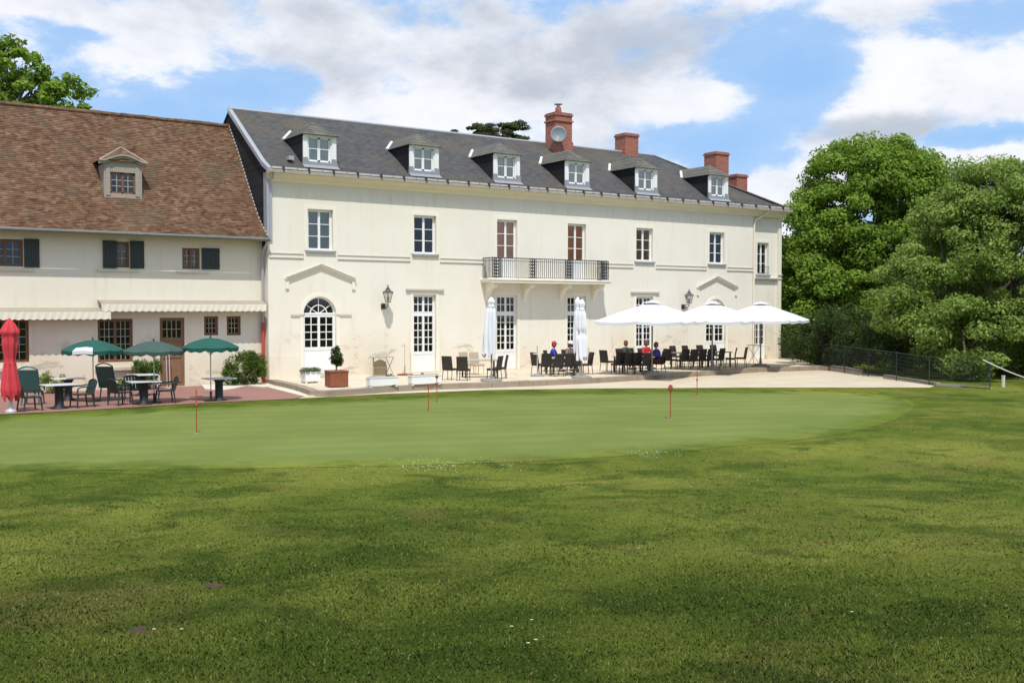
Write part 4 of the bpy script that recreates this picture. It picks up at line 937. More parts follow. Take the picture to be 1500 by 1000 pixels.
def make_round_parasol(mat, h=2.15, r=1.12, panels=8, lab='', loc=(0, 0, 0), rz=0, tilt=0, panel=False):
    t_ = thing('garden_parasol', lab, 'parasol', loc, rz, 'green parasols over the tables')
    s = MB(); s.tube([(0, 0, 0), (0, 0, h + .02)], .019, 8); s.build('pole', M['steel'], t_)
    s = MB(); n = panels * 4; rings = [(0.02, 0), (.3, -.045), (.6, -.15), (.85, -.27), (1.0, -.36)]; vs = []
    for q, dz_ in rings:
        for j in range(n):
            a_ = 2 * math.pi * j / n; sag = .035 * q * abs(math.sin(a_ * panels / 2)); rr = r * q * (1 - .05 * abs(math.sin(a_ * panels / 2))); vs.append((rr * math.cos(a_), rr * math.sin(a_), h + dz_ * r * .9 - sag))
    for j in range(n): a_ = 2 * math.pi * j / n; x, y, z = vs[4 * n + j]; vs.append((x * .985, y * .985, z - .10 - .045 * abs(math.sin(a_ * panels))))
    fs = [(k * n + j, k * n + (j + 1) % n, (k + 1) * n + (j + 1) % n, (k + 1) * n + j) for k in range(5) for j in range(n)]
    s.mesh(vs, [f[::-1] for f in fs]); o = s.build('canopy', M[mat], t_)
    sm = o.modifiers.new('cloth', 'SOLIDIFY'); sm.thickness = .006
    s = MB()
    for j in range(panels): a_ = 2 * math.pi * j / panels; s.tube([(.03 * math.cos(a_), .03 * math.sin(a_), h - .03), (r * .97 * math.cos(a_), r * .97 * math.sin(a_), h - .37 * r * .9)], .006, 5); s.tube([(.02 * math.cos(a_), .02 * math.sin(a_), h - .55), (r * .5 * math.cos(a_), r * .5 * math.sin(a_), h - .15)], .005, 5)
    s.build('ribs', M['steel'], t_)
    s = MB(); s.lathe([(.02, h), (.03, h + .03), (.01, h + .08)], 8); s.build('finial', M['pbase'], t_)
    s = MB(); s.lathe([(.22, 0), (.22, .05), (.05, .08), (.035, .09), (.035, .32)], 14); s.build('base', M['pbase'], t_)
    if panel:                                                                   # pale printed band on the valance
        s = MB(); rows = []
        for j in range(9):
            a_ = R_(-158) + j * .085; ww = abs(math.sin(a_ * panels / 2)); col_ = []
            for q, dz_ in ((.80, -.245), (.90, -.297), (1.0, -.36)): rr = r * q * (1 - .05 * ww) + .012; col_.append((rr * math.cos(a_), rr * math.sin(a_), h + dz_ * r * .9 - .035 * q * ww + .02))
            x, y, z = col_[-1]; col_.append((x, y, z - .11)); rows.append(col_)
        for a_, b_ in zip(rows[:-1], rows[1:]):
            for k in range(3): s.poly([a_[k], a_[k + 1], b_[k + 1], b_[k]])
        s.build('printed_band', M['ptop'], t_)
    return t_
def make_closed_parasol(mat, lab, loc, h, r, zb, folds=7, ties=(.5,), group=None, pole='pole', base_r=.42, basemat='base_c', lean=0.0, env_pts=None):
    t_ = thing('closed_parasol', lab, 'parasol', loc, random.uniform(0, 6), group)
    s = MB(); s.tube([(0, 0, 0), (0, 0, h)], .032, 10); s.build('pole', M[pole], t_)
    s = MB(); n = 56; vs = []; K = 40; ph = random.uniform(0, 6)
    for k in range(K + 1):
        u = k / K; z = zb + (h + .05 - zb) * u
        env = (r * (.55 + .45 * math.sin(min(1, (1 - u) * 1.25) * math.pi * .5))) if u < .93 else r * .55 * (1 - (u - .93) / .075) + .015
        if env_pts: env = r * float(np.interp(u, [q[0] for q in env_pts], [q[1] for q in env_pts]))
        for tz in (ties if not env_pts else ()): env *= 1 - .42 * math.exp(-((u - tz) / .055) ** 2)
        for j in range(n):
            a_ = 2 * math.pi * j / n; fo = .62 + .38 * abs(math.cos(a_ * folds / 2 + ph + 1.1 * math.sin(u * 2.3))); dr_2 = .06 * math.sin(a_ * 3 + u * 9)
            zz = z + (.10 * math.sin(a_ * folds + ph) if k == 0 else 0); rr = max(.012, env * (fo + dr_2 * (1 - u)))
            vs.append((rr * math.cos(a_) + lean * (1 - u), rr * math.sin(a_), zz))
    fs = [(k * n + j, k * n + (j + 1) % n, (k + 1) * n + (j + 1) % n, (k + 1) * n + j) for k in range(K) for j in range(n)] + [tuple(K * n + j for j in range(n))]
    s.mesh(vs, fs); s.build('folded_canopy', M[mat], t_, True)
    s = MB()
    for tz in ties: s.lathe([(r * .50, zb + (h - zb) * tz - .03), (r * .52, zb + (h - zb) * tz), (r * .50, zb + (h - zb) * tz + .03)], 20)
    s.build('tie_strap', M[mat], t_)
    s = MB(); s.lathe([(base_r, 0), (base_r, .05), (base_r * .8, .09), (.07, .11), (.05, .30)], 18); s.build('base', M[basemat], t_); return t_
def make_square_parasol(lab, loc, rz, half=1.85, h=3.2, drop=.88):
    t_ = thing('open_parasol', lab, 'parasol', loc, rz, 'large white parasols open over the dining tables')
    s = MB(); s.tube([(0, 0, 0), (0, 0, h - .03)], .034, 10); s.build('pole', M['pole'], t_)
    s = MB(); N = 8; vs = []; idx = {}
    def P_(i, j):
        u, v = i / N, j / N; m_ = max(abs(u), abs(v)); a_ = (min(abs(u), abs(v)) / m_) if m_ > 0 else 1
        z = h - drop * (m_ ** 1.12) - .10 * m_ * math.sin(math.pi * a_) * .6; inn = 1 - .05 * m_ * math.sin(math.pi * a_); return (half * u * (inn if abs(u) >= abs(v) else 1), half * v * (inn if abs(v) >= abs(u) else 1), z)
    for i in range(-N, N + 1):
        for j in range(-N, N + 1): idx[i, j] = len(vs); vs.append(P_(i, j))
    fs = []
    for i in range(-N, N):
        for j in range(-N, N):
            a, b_, c_, d_ = idx[i, j], idx[i + 1, j], idx[i + 1, j + 1], idx[i, j + 1]
            if i * j + (i + j + 1) * .5 > 0 and (i >= 0) == (j >= 0): fs += [(a, b_, c_), (a, c_, d_)]
            else: fs += [(a, b_, d_), (b_, c_, d_)]
    edge = [idx[i, -N] for i in range(-N, N)] + [idx[N, j] for j in range(-N, N)] + [idx[i, N] for i in range(N, -N, -1)] + [idx[-N, j] for j in range(N, -N, -1)]
    base_i = len(vs)
    for e in edge: x, y, z = vs[e]; vs.append((x * .995, y * .995, z - .13))
    for k in range(len(edge)): fs.append((edge[k], base_i + k, base_i + (k + 1) % len(edge), edge[(k + 1) % len(edge)]))
    s.mesh(vs, fs); o = s.build('canopy', M['canvas'], t_); sm = o.modifiers.new('cloth', 'SOLIDIFY'); sm.thickness = .006
    s = MB(); s.poly([(-.34, -.34, h - .02), (.34, -.34, h - .02), (0, 0, h + .10)]); s.poly([(.34, -.34, h - .02), (.34, .34, h - .02), (0, 0, h + .10)]); s.poly([(.34, .34, h - .02), (-.34, .34, h - .02), (0, 0, h + .10)]); s.poly([(-.34, .34, h - .02), (-.34, -.34, h - .02), (0, 0, h + .10)]); s.build('vent_cap', M['canvas'], t_)
    s = MB()
    for sx, sy in ((1, 1), (1, -1), (-1, 1), (-1, -1), (1, 0), (-1, 0), (0, 1), (0, -1)):
        s.tube([(0, 0, h - .06), (sx * half * .98, sy * half * .98, h - drop - .03)], .012, 5); s.tube([(0, 0, h - .95), (sx * half * .5, sy * half * .5, h - drop * .5 - .05)], .010, 5)
    s.build('ribs', M['pole'], t_)
    s = MB(); s.lathe([(.45, 0), (.45, .06), (.30, .08), (.30, .14), (.07, .16), (.05, .45)], 16); s.build('base', M['base_c'], t_); return t_

def face(dx, dy): return math.atan2(-dx, dy)      # rotation that turns local +Y to (dx, dy)
USED = {}
def place(proto_key, maker, loc, rz, label, group, z=0.0):
    loc = (float(loc[0]), float(loc[1]), z)
    if proto_key not in USED: o = maker(); USED[proto_key] = o; o.location = loc; o.rotation_euler.z = rz; tag(o, label, None, group); return o
    o = copy_tree(USED[proto_key], loc, rz, label); o['group'] = group; return o

# ---- left, on the red paving
GC = 'green plastic chairs on the red paving'; ZP = ZG + .008
make_closed_parasol('parasol_red', 'closed red parasol with white pole at the far left', (*G(16, 604, ZP)[:2], ZP), 2.72, .285, .42, 6, (.44,), None, 'steel', .16, 'steel', env_pts=[(0, .86), (.1, 1.0), (.3, .76), (.49, .54), (.53, .60), (.68, .80), (.79, .74), (.805, .98), (.83, .98), (.93, .52), (.98, .18), (1, .05)])
hb = lambda: make_arm_chair(True); ac = lambda: make_arm_chair(False)
place('hi', hb, G(48, 592, ZP), face(.56, .83) + .15, 'high-backed green garden chair beside the closed red parasol', GC, ZP)
place('hi', hb, G(163, 584, ZP), face(.56, .83) - .1, 'high-backed green garden chair in front of the wide cottage window sill', GC, ZP)
place('ac', ac, G(43, 601, ZP), face(.9, .2), 'low green armchair in front of a high-backed chair beside the red parasol', GC, ZP)
place('ac', ac, G(121, 596, ZP), face(-.9, -.2), 'green slatted armchair on the right of the front white table', GC, ZP)
place('ac', ac, G(176, 593, ZP), face(.85, .35), 'green slatted armchair on the left side of the table under the middle parasol', GC, ZP)
place('ac', ac, G(198, 588, ZP), face(.1, -1), 'green armchair tucked behind the table under the middle parasol', GC, ZP)
place('ac', ac, G(243, 590, ZP), face(-.95, .1), 'green slatted armchair on the right side of the table under the middle parasol', GC, ZP)
GT = 'pedestal tables on the red paving'; pt_ = lambda: make_pedestal_table(.95, .75)
place('pt', pt_, G(87, 598, ZP), .1, 'white-topped pedestal table nearest the closed red parasol', GT, ZP)
place('pt', pt_, G(100, 586, ZP), .05, 'white pedestal table standing behind the front white table', GT, ZP)
place('pt', pt_, G(211, 592, ZP), .0, 'pedestal table under the middle green parasol, nearer the lawn', GT, ZP)
place('pt', pt_, G(209, 579, ZP), -.05, 'pedestal table by the bush, behind the table of the middle parasol', GT, ZP)
place('pt', pt_, G(321, 586, ZP), .05, 'single pedestal table without chairs under the rightmost green parasol', GT, ZP)
def scale_par(px, py, px_h, lab, mat, r, panel=False, z=ZP):
    p = G(px, py, z); Zd = (p - CAM) @ FW; h = (py - px_h) / FPX * Zd
    return make_round_parasol(mat, h, r, 8, lab, (p[0], p[1], z), .3, 0, panel)
scale_par(137, 588, 497.5, 'bright green parasol with a pale printed band, left of the three', 'parasol_green', 1.0, True)
scale_par(226, 590, 499, 'faded dark green parasol in the middle of the three', 'parasol_faded', .95)
scale_par(309, 587, 494.5, 'plain green parasol over the lone table near the big bush', 'parasol_green', .92)
p = G(244, 568, ZP); pp = thing('folded_parasol_pole', 'pair of pale metal poles leaning by the brown cottage door', 'pole', (p[0], p[1], ZP))
s = MB(); s.tube([(0, -.1, 0), (.02, .12, 1.5)], .016, 6); s.tube([(.1, -.12, 0), (.14, .12, 1.45)], .016, 6); s.build('pole', M['steel'], pp)
s = MB(); s.box(-.03, .18, -.16, -.06, 0, .03); s.build('foot', M['steel'], pp)

# ---- people
def person(label, loc, rz, jacket, legs, hat=None, hair='hair', lean=.12, arms='table', seat=.46):
    """seated figure, local +Y is forward, origin under the hips on the ground"""
    t_ = thing('person', label, 'person', loc, rz)
    H = seat + .06; sh_y = lean; sh = H + .48
    J = {}; V_ = []; E_ = []; Rr = []
    def add(nm, co, r, par=None):
        J[nm] = len(V_); V_.append(co); Rr.append(r)
        if par is not None: E_.append((J[par], J[nm]))
    add('pel', (0, 0, H), .135); add('wst', (0, lean * .4, H + .2), .115, 'pel'); add('chs', (0, lean * .8, H + .38), .135, 'wst'); add('nb', (0, sh_y, sh + .02), .065, 'chs'); add('nk', (0, sh_y + .02, sh + .09), .05, 'nb')
    add('hd', (0, sh_y + .045, sh + .17), .078, 'nk'); add('ht', (0, sh_y + .04, sh + .25), .085, 'hd'); add('hc', (0, sh_y + .03, sh + .31), .055, 'ht')
    for sx, sd in ((-1, 'l'), (1, 'r')):
        add('sh' + sd, (sx * .18, sh_y, sh - .03), .058, 'chs'); add('el' + sd, (sx * .25, sh_y + .12, sh - .27), .042, 'sh' + sd); add('wr' + sd, (sx * .14, sh_y + .36, sh - .22), .028, 'el' + sd); add('pm' + sd, (sx * .12, sh_y + .42, sh - .22), .030, 'wr' + sd)
        for q in range(4): add(f'f{q}{sd}', (sx * (.12 - .028 + q * .018), sh_y + .465, sh - .225), .009, 'pm' + sd); add(f'g{q}{sd}', (sx * (.12 - .03 + q * .02), sh_y + .50 - .006 * abs(q - 1), sh - .24), .008, f'f{q}{sd}')
        add('t0' + sd, (sx * .085, sh_y + .43, sh - .21), .010, 'pm' + sd); add('t1' + sd, (sx * .07, sh_y + .46, sh - .215), .009, 't0' + sd)
        add('hp' + sd, (sx * .10, .03, H - .01), .09, 'pel'); add('kn' + sd, (sx * .13, .46, H + .01), .062, 'hp' + sd); add('an' + sd, (sx * .13, .44, .09), .042, 'kn' + sd); add('ft' + sd, (sx * .14, .56, .04), .038, 'an' + sd)
    def skin(nm, keep, mat, grow=1.0, addr=0.0):
        ks = [k for k in J if k in keep]; mp = {J[k]: i for i, k in enumerate(ks)}
        me = bpy.data.meshes.new(nm); me.from_pydata([V_[J[k]] for k in ks], [(mp[a], mp[b_]) for a, b_ in E_ if a in mp and b_ in mp], []); me.materials.append(M[mat])
        o = bpy.data.objects.new(nm, me); COL.objects.link(o); o.parent = t_
        md = o.modifiers.new('skin', 'SKIN'); md.use_smooth_shade = True
        for i, k in enumerate(ks): r = Rr[J[k]] * grow + addr; me.skin_vertices[0].data[i].radius = (r * (1.3 if k in ('chs', 'wst', 'pel') else 1), r, 0)[0:2]; me.skin_vertices[0].data[i].use_root = (i == 0)
        sb = o.modifiers.new('sub', 'SUBSURF'); sb.levels = 1; sb.render_levels = 1; return o
    skin('body', list(J), 'skin')
    skin('jacket', ['pel', 'wst', 'chs', 'nb', 'shl', 'ell', 'wrl', 'shr', 'elr', 'wrr'], jacket, 1.1, .014)
    skin('trousers', ['pel', 'hpl', 'knl', 'anl', 'hpr', 'knr', 'anr'], legs, 1.06, .016)
    hz_ = sh + .21; hy = sh_y + .035
    s = MB(); s.lathe([(.085, -.09), (.105, -.02), (.108, .05), (.09, .11), (.05, .145), (.01, .155)], 14, (0, hy - .018, hz_)); s.build('hair', M[hair], t_, True)
    s = MB()
    for sx in (-1, 1): s.lathe([(.004, -.01), (.012, 0), (.004, .01)], 8, (sx * .033, hy + .088, hz_ + .005)); s.box(sx * .095 - .012, sx * .095 + .012, hy - .01, hy + .02, hz_ - .03, hz_ + .03)
    s.mesh([(-.014, hy + .085, hz_ - .035), (.014, hy + .085, hz_ - .035), (0, hy + .115, hz_ - .032), (0, hy + .088, hz_ + .01)], [(0, 1, 2), (0, 2, 3), (1, 3, 2)]); s.build('face', M['skin'], t_)
    if hat:
        s = MB(); s.lathe([(.118, .035), (.118, .07), (.105, .13), (.06, .17), (.01, .18)], 16, (0, hy - .01, hz_)); s.mesh([(-.09, hy + .08, hz_ + .05), (.09, hy + .08, hz_ + .05), (.07, hy + .19, hz_ + .035), (-.07, hy + .19, hz_ + .035), (-.09, hy + .08, hz_ + .062), (.09, hy + .08, hz_ + .062), (.07, hy + .19, hz_ + .047), (-.07, hy + .19, hz_ + .047)], [(0, 1, 2, 3), (7, 6, 5, 4), (2, 6, 7, 3), (0, 3, 7, 4), (1, 5, 6, 2)]); s.build('cap', M[hat], t_, True)
    for sx in (-1, 1): s = MB(); s.box(sx * .14 - .05, sx * .14 + .05, .38, .66, 0, .085); s.build('shoe', M['pbase'], t_, bevel=.02)
    return t_

# ---- manor terrace tables
DC = 'dark rattan chairs on the manor terrace'; rc = make_dining_chair
def rch(px, py, dx, dy, label): return place('rc', rc, G(px, py), face(dx, dy), label, DC, 0.0)
BC = 'beige wicker chairs on the manor terrace'; bc_ = lambda: make_dining_chair('beige', 'beige_chair')
# first table, with the single closed white parasol
rch(659, 556, .8, .5, 'dark rattan chair at the extreme left end of the first table')
rch(679, 557, .7, .7, 'dark rattan chair second from the left at the first table')
place('bc', bc_, G(684, 548), face(.1, -1), 'beige wicker chair behind the first table, on its left', BC, 0.0)
place('bc', bc_, G(699, 548.5), face(0, -1), 'beige wicker chair behind the first table, next to the closed parasol', BC, 0.0)
rch(733, 554, -.8, .4, 'dark rattan chair right of the single closed white parasol')
rch(724, 556, -.5, .8, 'dark rattan chair tucked behind the single closed white parasol')
t1 = make_dining_table(1.5, .85); p = G(703, 552.5); t1.location = (p[0], p[1], 0); t1.rotation_euler.z = -.35; tag(t1, 'grey-topped dining table beside the single closed white parasol', None, 'dining tables on the manor terrace')
DT = 'dining tables on the manor terrace'
WG = 'white parasols folded on the terrace'
make_closed_parasol('fold', 'single white parasol folded shut in front of the french door left of the balcony centre', (*G(720, 558.5)[:2], 0), 3.25, .29, 1.02, 6, (.86,), WG, lean=.10)
# pole with round foot
p = G(787, 551); pp = thing('empty_parasol_stand', 'grey parasol pole without canopy in a round foot beside the people', 'parasol stand', (p[0], p[1], 0)); s = MB(); s.tube([(0, 0, .1), (0, 0, 1.28)], .022, 8); s.build('pole', M['zinc'], pp); s = MB(); s.lathe([(.30, 0), (.30, .05), (.12, .09), (.05, .12)], 16); s.build('foot', M['sill'], pp); s = MB(); s.box(-.16, .16, -.1, .1, .93, .97); s.build('tray', M['ptop'], pp)
p = G(593, 549.5); pp = thing('empty_parasol_stand', 'thin bare parasol pole in a brown foot left of the french door', 'parasol stand', (p[0], p[1], 0)); s = MB(); s.tube([(0, 0, .1), (0, 0, 1.35)], .012, 6); s.tube([(0, 0, .05), (0, 0, .42)], .03, 8); s.build('pole', M['wood_grey'], pp); s = MB(); s.lathe([(.34, 0), (.34, .05), (.10, .08)], 16); s.build('foot', M['rust_box'], pp)
# second table
p = G(826, 548.0); t_ = copy_tree(t1, (p[0], p[1], 0), -.2, 'dining table in front of the person in the white hat')
rch(789, 548, .8, .1, 'dark rattan chair just left of the person in the red cap')
rch(800, 550, .5, .8, 'dark rattan chair with its back to the lawn below the red cap')
rch(815, 551, .1, 1, 'dark rattan chair with its back to the lawn at the middle of the second table')
rch(829, 550, .0, 1, 'dark rattan chair with its back to the lawn left of the folded parasol pair')
rch(841, 549, -.1, 1, 'dark rattan chair half hidden by the pair of folded parasols')
rch(858, 548, -.9, .2, 'dark rattan chair just right of the pair of folded parasols')
pr1 = G(807, 543.8); rch(807, 543.8, .5, -.7, 'dark rattan chair in which the person in the red cap sits')
person('person in red cap and blue jacket seated at the second table', (pr1[0], pr1[1], 0), face(.6, -.6), 'cloth_blue', 'cloth_dark', 'cloth_red')
pr2 = G(833, 542.5); rch(833, 542.5, -.1, -1, 'dark rattan chair in which the person in the white hat sits')
person('person in white hat and brown jacket seated behind the second table', (pr2[0], pr2[1], 0), face(-.1, -1), 'cloth_brown', 'cloth_dark', 'hat_white')
make_closed_parasol('fold', 'folded white parasol with its foot in view, nearest the open parasols', (*G(852, 553.5)[:2], 0), 3.2, .25, .80, 7, (.42, .84), WG)
make_closed_parasol('fold', 'folded white parasol close behind another, hidden foot, left of the open parasols', (*G(846, 548.5)[:2], 0), 3.3, .20, .95, 6, (.80,), WG)
# third table
p = G(925, 545.5); t_ = copy_tree(t1, (p[0], p[1], 0), -.15, 'dining table at which the person in the blue jacket sits')
rch(889, 543, .9, .2, 'dark rattan chair standing alone at the left end of the third table')
rch(905, 547.5, .2, 1, 'dark rattan chair second from the left at the third table, back to the lawn')
rch(917, 548, .1, 1, 'dark rattan chair left of the middle of the third table, back to the lawn')
rch(929, 548, .0, 1, 'dark rattan chair at the middle of the third table, back to the lawn')
rch(941, 548.5, -.1, 1, 'dark rattan chair left of the pole of the first open parasol')
rch(929, 539, .1, -1, 'dark rattan chair on the house side of the third table')
pr = G(913, 540.3); rch(913, 540.3, .2, -1, 'dark rattan chair in which the person in the dark coat sits')
person('person in dark grey coat seated at the left of the third table', (pr[0], pr[1], 0), face(.3, -.9), 'cloth_grey', 'cloth_dark')
pr = G(944, 539.8); rch(944, 539.8, -.2, -1, 'dark rattan chair in which the person in the red top sits')
person('person in red top seated in front of the open french door', (pr[0], pr[1], 0), face(-.1, -1), 'cloth_red', 'cloth_dark')
pr = G(965, 544.8); rch(965, 544.8, -.9, .3, 'dark rattan chair in which the bareheaded person in blue sits')
person('person in blue jacket and maroon trousers seated under the first open parasol', (pr[0], pr[1], 0), face(-.9, .3), 'cloth_blue', 'cloth_maroon')
# fourth and fifth tables
p = G(1006, 538); copy_tree(t1, (p[0], p[1], 0), -.1, 'dining table between the first and second open parasol poles')
p = G(1047, 537); copy_tree(t1, (p[0], p[1], 0), -.1, 'dining table behind the pole of the second open parasol')
for px, py, dx, dy, lab in [(983, 540, .9, .1, 'dark rattan chair at the left end of the empty tables'), (991, 534, .1, -1, 'dark rattan chair on the house side, leftmost behind the empty tables'), (1009, 533.5, .1, -1, 'dark rattan chair on the house side, second from the left behind the empty tables'),
                            (1030, 532.5, 0, -1, 'dark rattan chair on the house side right before the arched door'), (1050, 532, 0, -1, 'dark rattan chair on the house side in front of the arched door'),
                            (999, 541, .1, 1, 'dark rattan chair with its back to the lawn, left under the second open parasol'), (1012, 541, .1, 1, 'dark rattan chair with its back to the lawn, second under the second open parasol'),
                            (1024, 540.5, 0, 1, 'dark rattan chair with its back to the lawn just left of the second open pole'), (1036, 540, 0, 1, 'dark rattan chair hidden closest behind the second open parasol pole'), (1051, 539, -.2, 1, 'dark rattan chair just right of the second open parasol pole'),
                            (1070, 538, -.6, .6, 'dark rattan chair second from the right of all the terrace chairs'), (1085, 537, -.7, .5, 'dark rattan chair at the extreme right of all the terrace chairs')]:
    rch(px, py, dx, dy, lab)
for px, py, lab, rz, hh in [(955, 548.5, 'open white parasol over the people, leftmost of the three', .50, 3.12), (1043, 541.5, 'open white parasol in the middle of the three', .48, 3.10), (1114, 537, 'open white parasol at the house corner, rightmost of the three', .46, 3.10)]:
    p = G(px, py); make_square_parasol(lab, (p[0], p[1], 0), rz, 1.9, hh, .80)
p = G(1104, 534); st_ = thing('bar_table', 'small grey standing table near the rightmost open parasol', 'table', (p[0], p[1], 0)); s = MB(); s.box(-.25, .25, -.25, .25, .98, 1.01); s.build('table_top', M['ttop'], st_); s = MB()
for sx in (-1, 1):
    s.tube([(sx * .22, -.2, .98), (-sx * .22, .2, 0)], .012, 6); s.tube([(sx * .22, .2, .98), (-sx * .22, -.2, 0)], .012, 6)
s.build('leg', M['wood_grey'], st_)

# ---- planters and odds on the manor terrace
def leaves(name, centers, radii, per, size, mat, parent=None, up=.35, flat=1.0, squash=None, seed=0, dens_r=.5):
    """leaf quads scattered through clumps"""
    g = np.random.default_rng(seed + 5); c = np.repeat(np.asarray(centers, float), per, 0); r = np.repeat(np.asarray(radii, float), per); n = len(c)
    d = g.normal(size=(n, 3)); d /= np.linalg.norm(d, axis=1, keepdims=True); rad = r * g.uniform(0.15, 1, n) ** dens_r
    if squash is not None: off = d * rad[:, None] * np.array([1, 1, squash])
    else: off = d * rad[:, None]
    p = c + off; nn = d * .9 + g.normal(size=(n, 3)) * .55; nn[:, 2] += up; nn /= np.linalg.norm(nn, axis=1, keepdims=True)
    a = np.cross(nn, g.normal(size=(n, 3))); a /= np.linalg.norm(a, axis=1, keepdims=True); b_ = np.cross(nn, a); s_ = size * g.uniform(.6, 1.3, n)
    a *= s_[:, None]; b_ *= (s_ * .62)[:, None]
    v = np.stack([p - a, p - b_ - a * .1 + nn * s_[:, None] * .12, p + a, p + b_ - a * .1 + nn * s_[:, None] * .12], 1).reshape(-1, 3)
    cl = np.repeat(g.uniform(0, 1, len(centers)), per) * .5 + g.uniform(0, 1, n) * .5
    return fast_mesh(name, v, 4, mat, parent, cl)
def in_ellipsoids(ells, n, seed, shell=.55):
    g = np.random.default_rng(seed); vol = np.array([e[3] * e[4] * e[5] for e in ells]) ** .8; k = g.choice(len(ells), n, p=vol / vol.sum()); out = []
    for i in k:
        e = ells[i]; d = g.normal(size=3); d /= np.linalg.norm(d); q = g.uniform(shell, 1) ** .6; out.append((e[0] + d[0] * e[3] * q, e[1] + d[1] * e[4] * q, e[2] + d[2] * e[5] * q))
    return np.array(out)
p = G(455, 560.5); pl = thing('box_planter', 'small white box planter with low grey-green mound by the arched door', 'planter', (p[0], p[1], 0), .0)
s = MB(); s.box(-.30, .30, -.24, .24, .07, .40); 
for sx in (-1, 1):
    for sy in (-1, 1): s.box(sx * .26 - .03, sx * .26 + .03, sy * .2 - .03, sy * .2 + .03, 0, .069)
s.box(-.32, .32, -.26, .26, .40, .43); s.build('box', M['white'], pl, bevel=.008)
leaves('foliage', [(x, y, .47) for x in (-.22, 0, .22) for y in (-.14, .14)], [.17] * 6, 420, .022, M['leaf_g'], pl, seed=1, squash=.8)
p = G(493, 566.5); pl = thing('tree_planter', 'clipped dark bush in a rust-brown square planter near the terrace edge', 'planter', (p[0], p[1], 0), -.12)
s = MB(); s.box(-.34, .34, -.34, .34, .03, .60); s.box(-.36, .36, -.36, .36, .55, .601); s.build('box', M['rust_box'], pl, bevel=.01)
s = MB(); s.tube([(0, 0, .55), (.01, .0, .8), (0, .01, 1.3)], [.025, .02, .01], 7); s.build('trunk', M['bark'], pl)
leaves('foliage', in_ellipsoids([(0, 0, 1.12, .17, .17, .36), (.02, 0, .98, .21, .21, .2)], 46, 3), [.10] * 46, 60, .032, M['leaf_e'], pl, seed=2)
def trough(px, py, w, lab, plants):
    p = G(px, py); t_ = thing('trough_planter', lab, 'planter', (p[0], p[1], 0), -.0, 'long white trough planters'); s = MB(); s.box(-w / 2, w / 2, -.17, .17, .07, .36); s.box(-w / 2 - .02, w / 2 + .02, -.19, .19, .34, .38)
    for sx in (-1, 1): s.box(sx * (w / 2 - .06) - .04, sx * (w / 2 - .06) + .04, -.15, .15, 0, .069)
    s.build('box', M['white'], t_, bevel=.008); s = MB(); s.box(-w / 2 + .03, w / 2 - .03, -.14, .14, .35, .385); s.build('soil', M['soil'], t_)
    if plants: leaves('foliage', [(x, 0, .42) for x in plants], [.07] * len(plants), 60, .02, M['leaf_g'], t_, seed=8)
trough(560, 566.5, 1.15, 'white trough planter in front of the folded grey bench', (.2, .35)); trough(622, 563.5, 1.25, 'white trough planter in front of the first french door', (-.1,))
p = G(565, 551); sw = thing('folding_table', 'weathered folding table with tan canvas leaning against the manor wall', 'table', (p[0], -.75, 0), .0)
s = MB(); s.box(-.50, .50, -.22, .22, .78, .81); s.build('table_top', M['wood_grey'], sw, bevel=.006); s = MB()
for sx in (-1, 1): s.tube([(sx * .46, -.2, .78), (sx * .30, .2, 0)], .018, 6); s.tube([(sx * .30, .2, .78), (sx * .48, -.2, 0)], .018, 6)
s.tube([(-.38, 0, .35), (.38, 0, .35)], .014, 6); s.build('leg', M['wood_grey'], sw)
s = MB(); s.poly([(-.34 + .68 * k / 12, .16, .03) for k in range(13)] + [(.34 * math.cos(math.pi * k / 12), .16, .35 + .33 * math.sin(math.pi * k / 12)) for k in range(13)]); s.box(-.30, .30, .17, .2, .05, .6); s.build('canvas_panel', M['tan'], sw)

# ---- bushes near the cottage
def bush(name, lab, cx, cy, ells, n, rad, per, size, mat, seed, group=None, z=ZP, cat='bush'):
    t_ = thing(name, lab, cat, (cx, cy, z), 0, group); s = MB(); g = random.Random(seed)
    for k in range(6): e = ells[k % len(ells)]; s.tube([(g.uniform(-.1, .1), g.uniform(-.1, .1), 0), (e[0] * .5, e[1] * .5, e[2] * .5), (e[0] + g.uniform(-.3, .3) * e[3], e[1], e[2] + e[5] * .5)], [.03, .02, .008], 6)
    s.build('stems', M['bark'], t_); leaves('foliage', in_ellipsoids(ells, n, seed, .35), [rad] * n, per, size, mat, t_, seed=seed); return t_
p = G(357, 566, ZP); bush('round_bush', 'big round green bush at the corner between cottage and manor', -1.15, -.45, [(0, 0, .66, .85, .6, .66), (.45, .1, .75, .45, .45, .55), (-.5, 0, .5, .4, .45, .45), (.1, 0, 1.1, .35, .3, .22)], 150, .17, 70, .035, M['leaf_c'], 21)
p = Wp(215, 548, -.2); bush('round_bush', 'green bush between the wide cottage window and the brown door', p[0], -.2, [(0, 0, .6, .5, .4, .55), (.25, 0, .75, .35, .3, .4), (-.2, 0, .85, .3, .3, .25)], 80, .15, 65, .035, M['leaf_c'], 22)
p = Wp(78, 550, -.1); bush('yellow_shrub', 'low yellow-green shrub behind the white tables', p[0], -.1, [(0, 0, .35, .5, .35, .33), (.3, 0, .25, .4, .3, .22), (-.25, 0, .5, .25, .25, .35)], 46, .13, 42, .035, M['leaf_y'], 23)
p = Wp(168, 556, -.4); bush('yellow_shrub', 'small yellow-green plant under the wide window, by a high-backed chair', p[0] + .3, -.2, [(0, 0, .22, .25, .2, .22)], 18, .11, 40, .035, M['leaf_y'], 24)

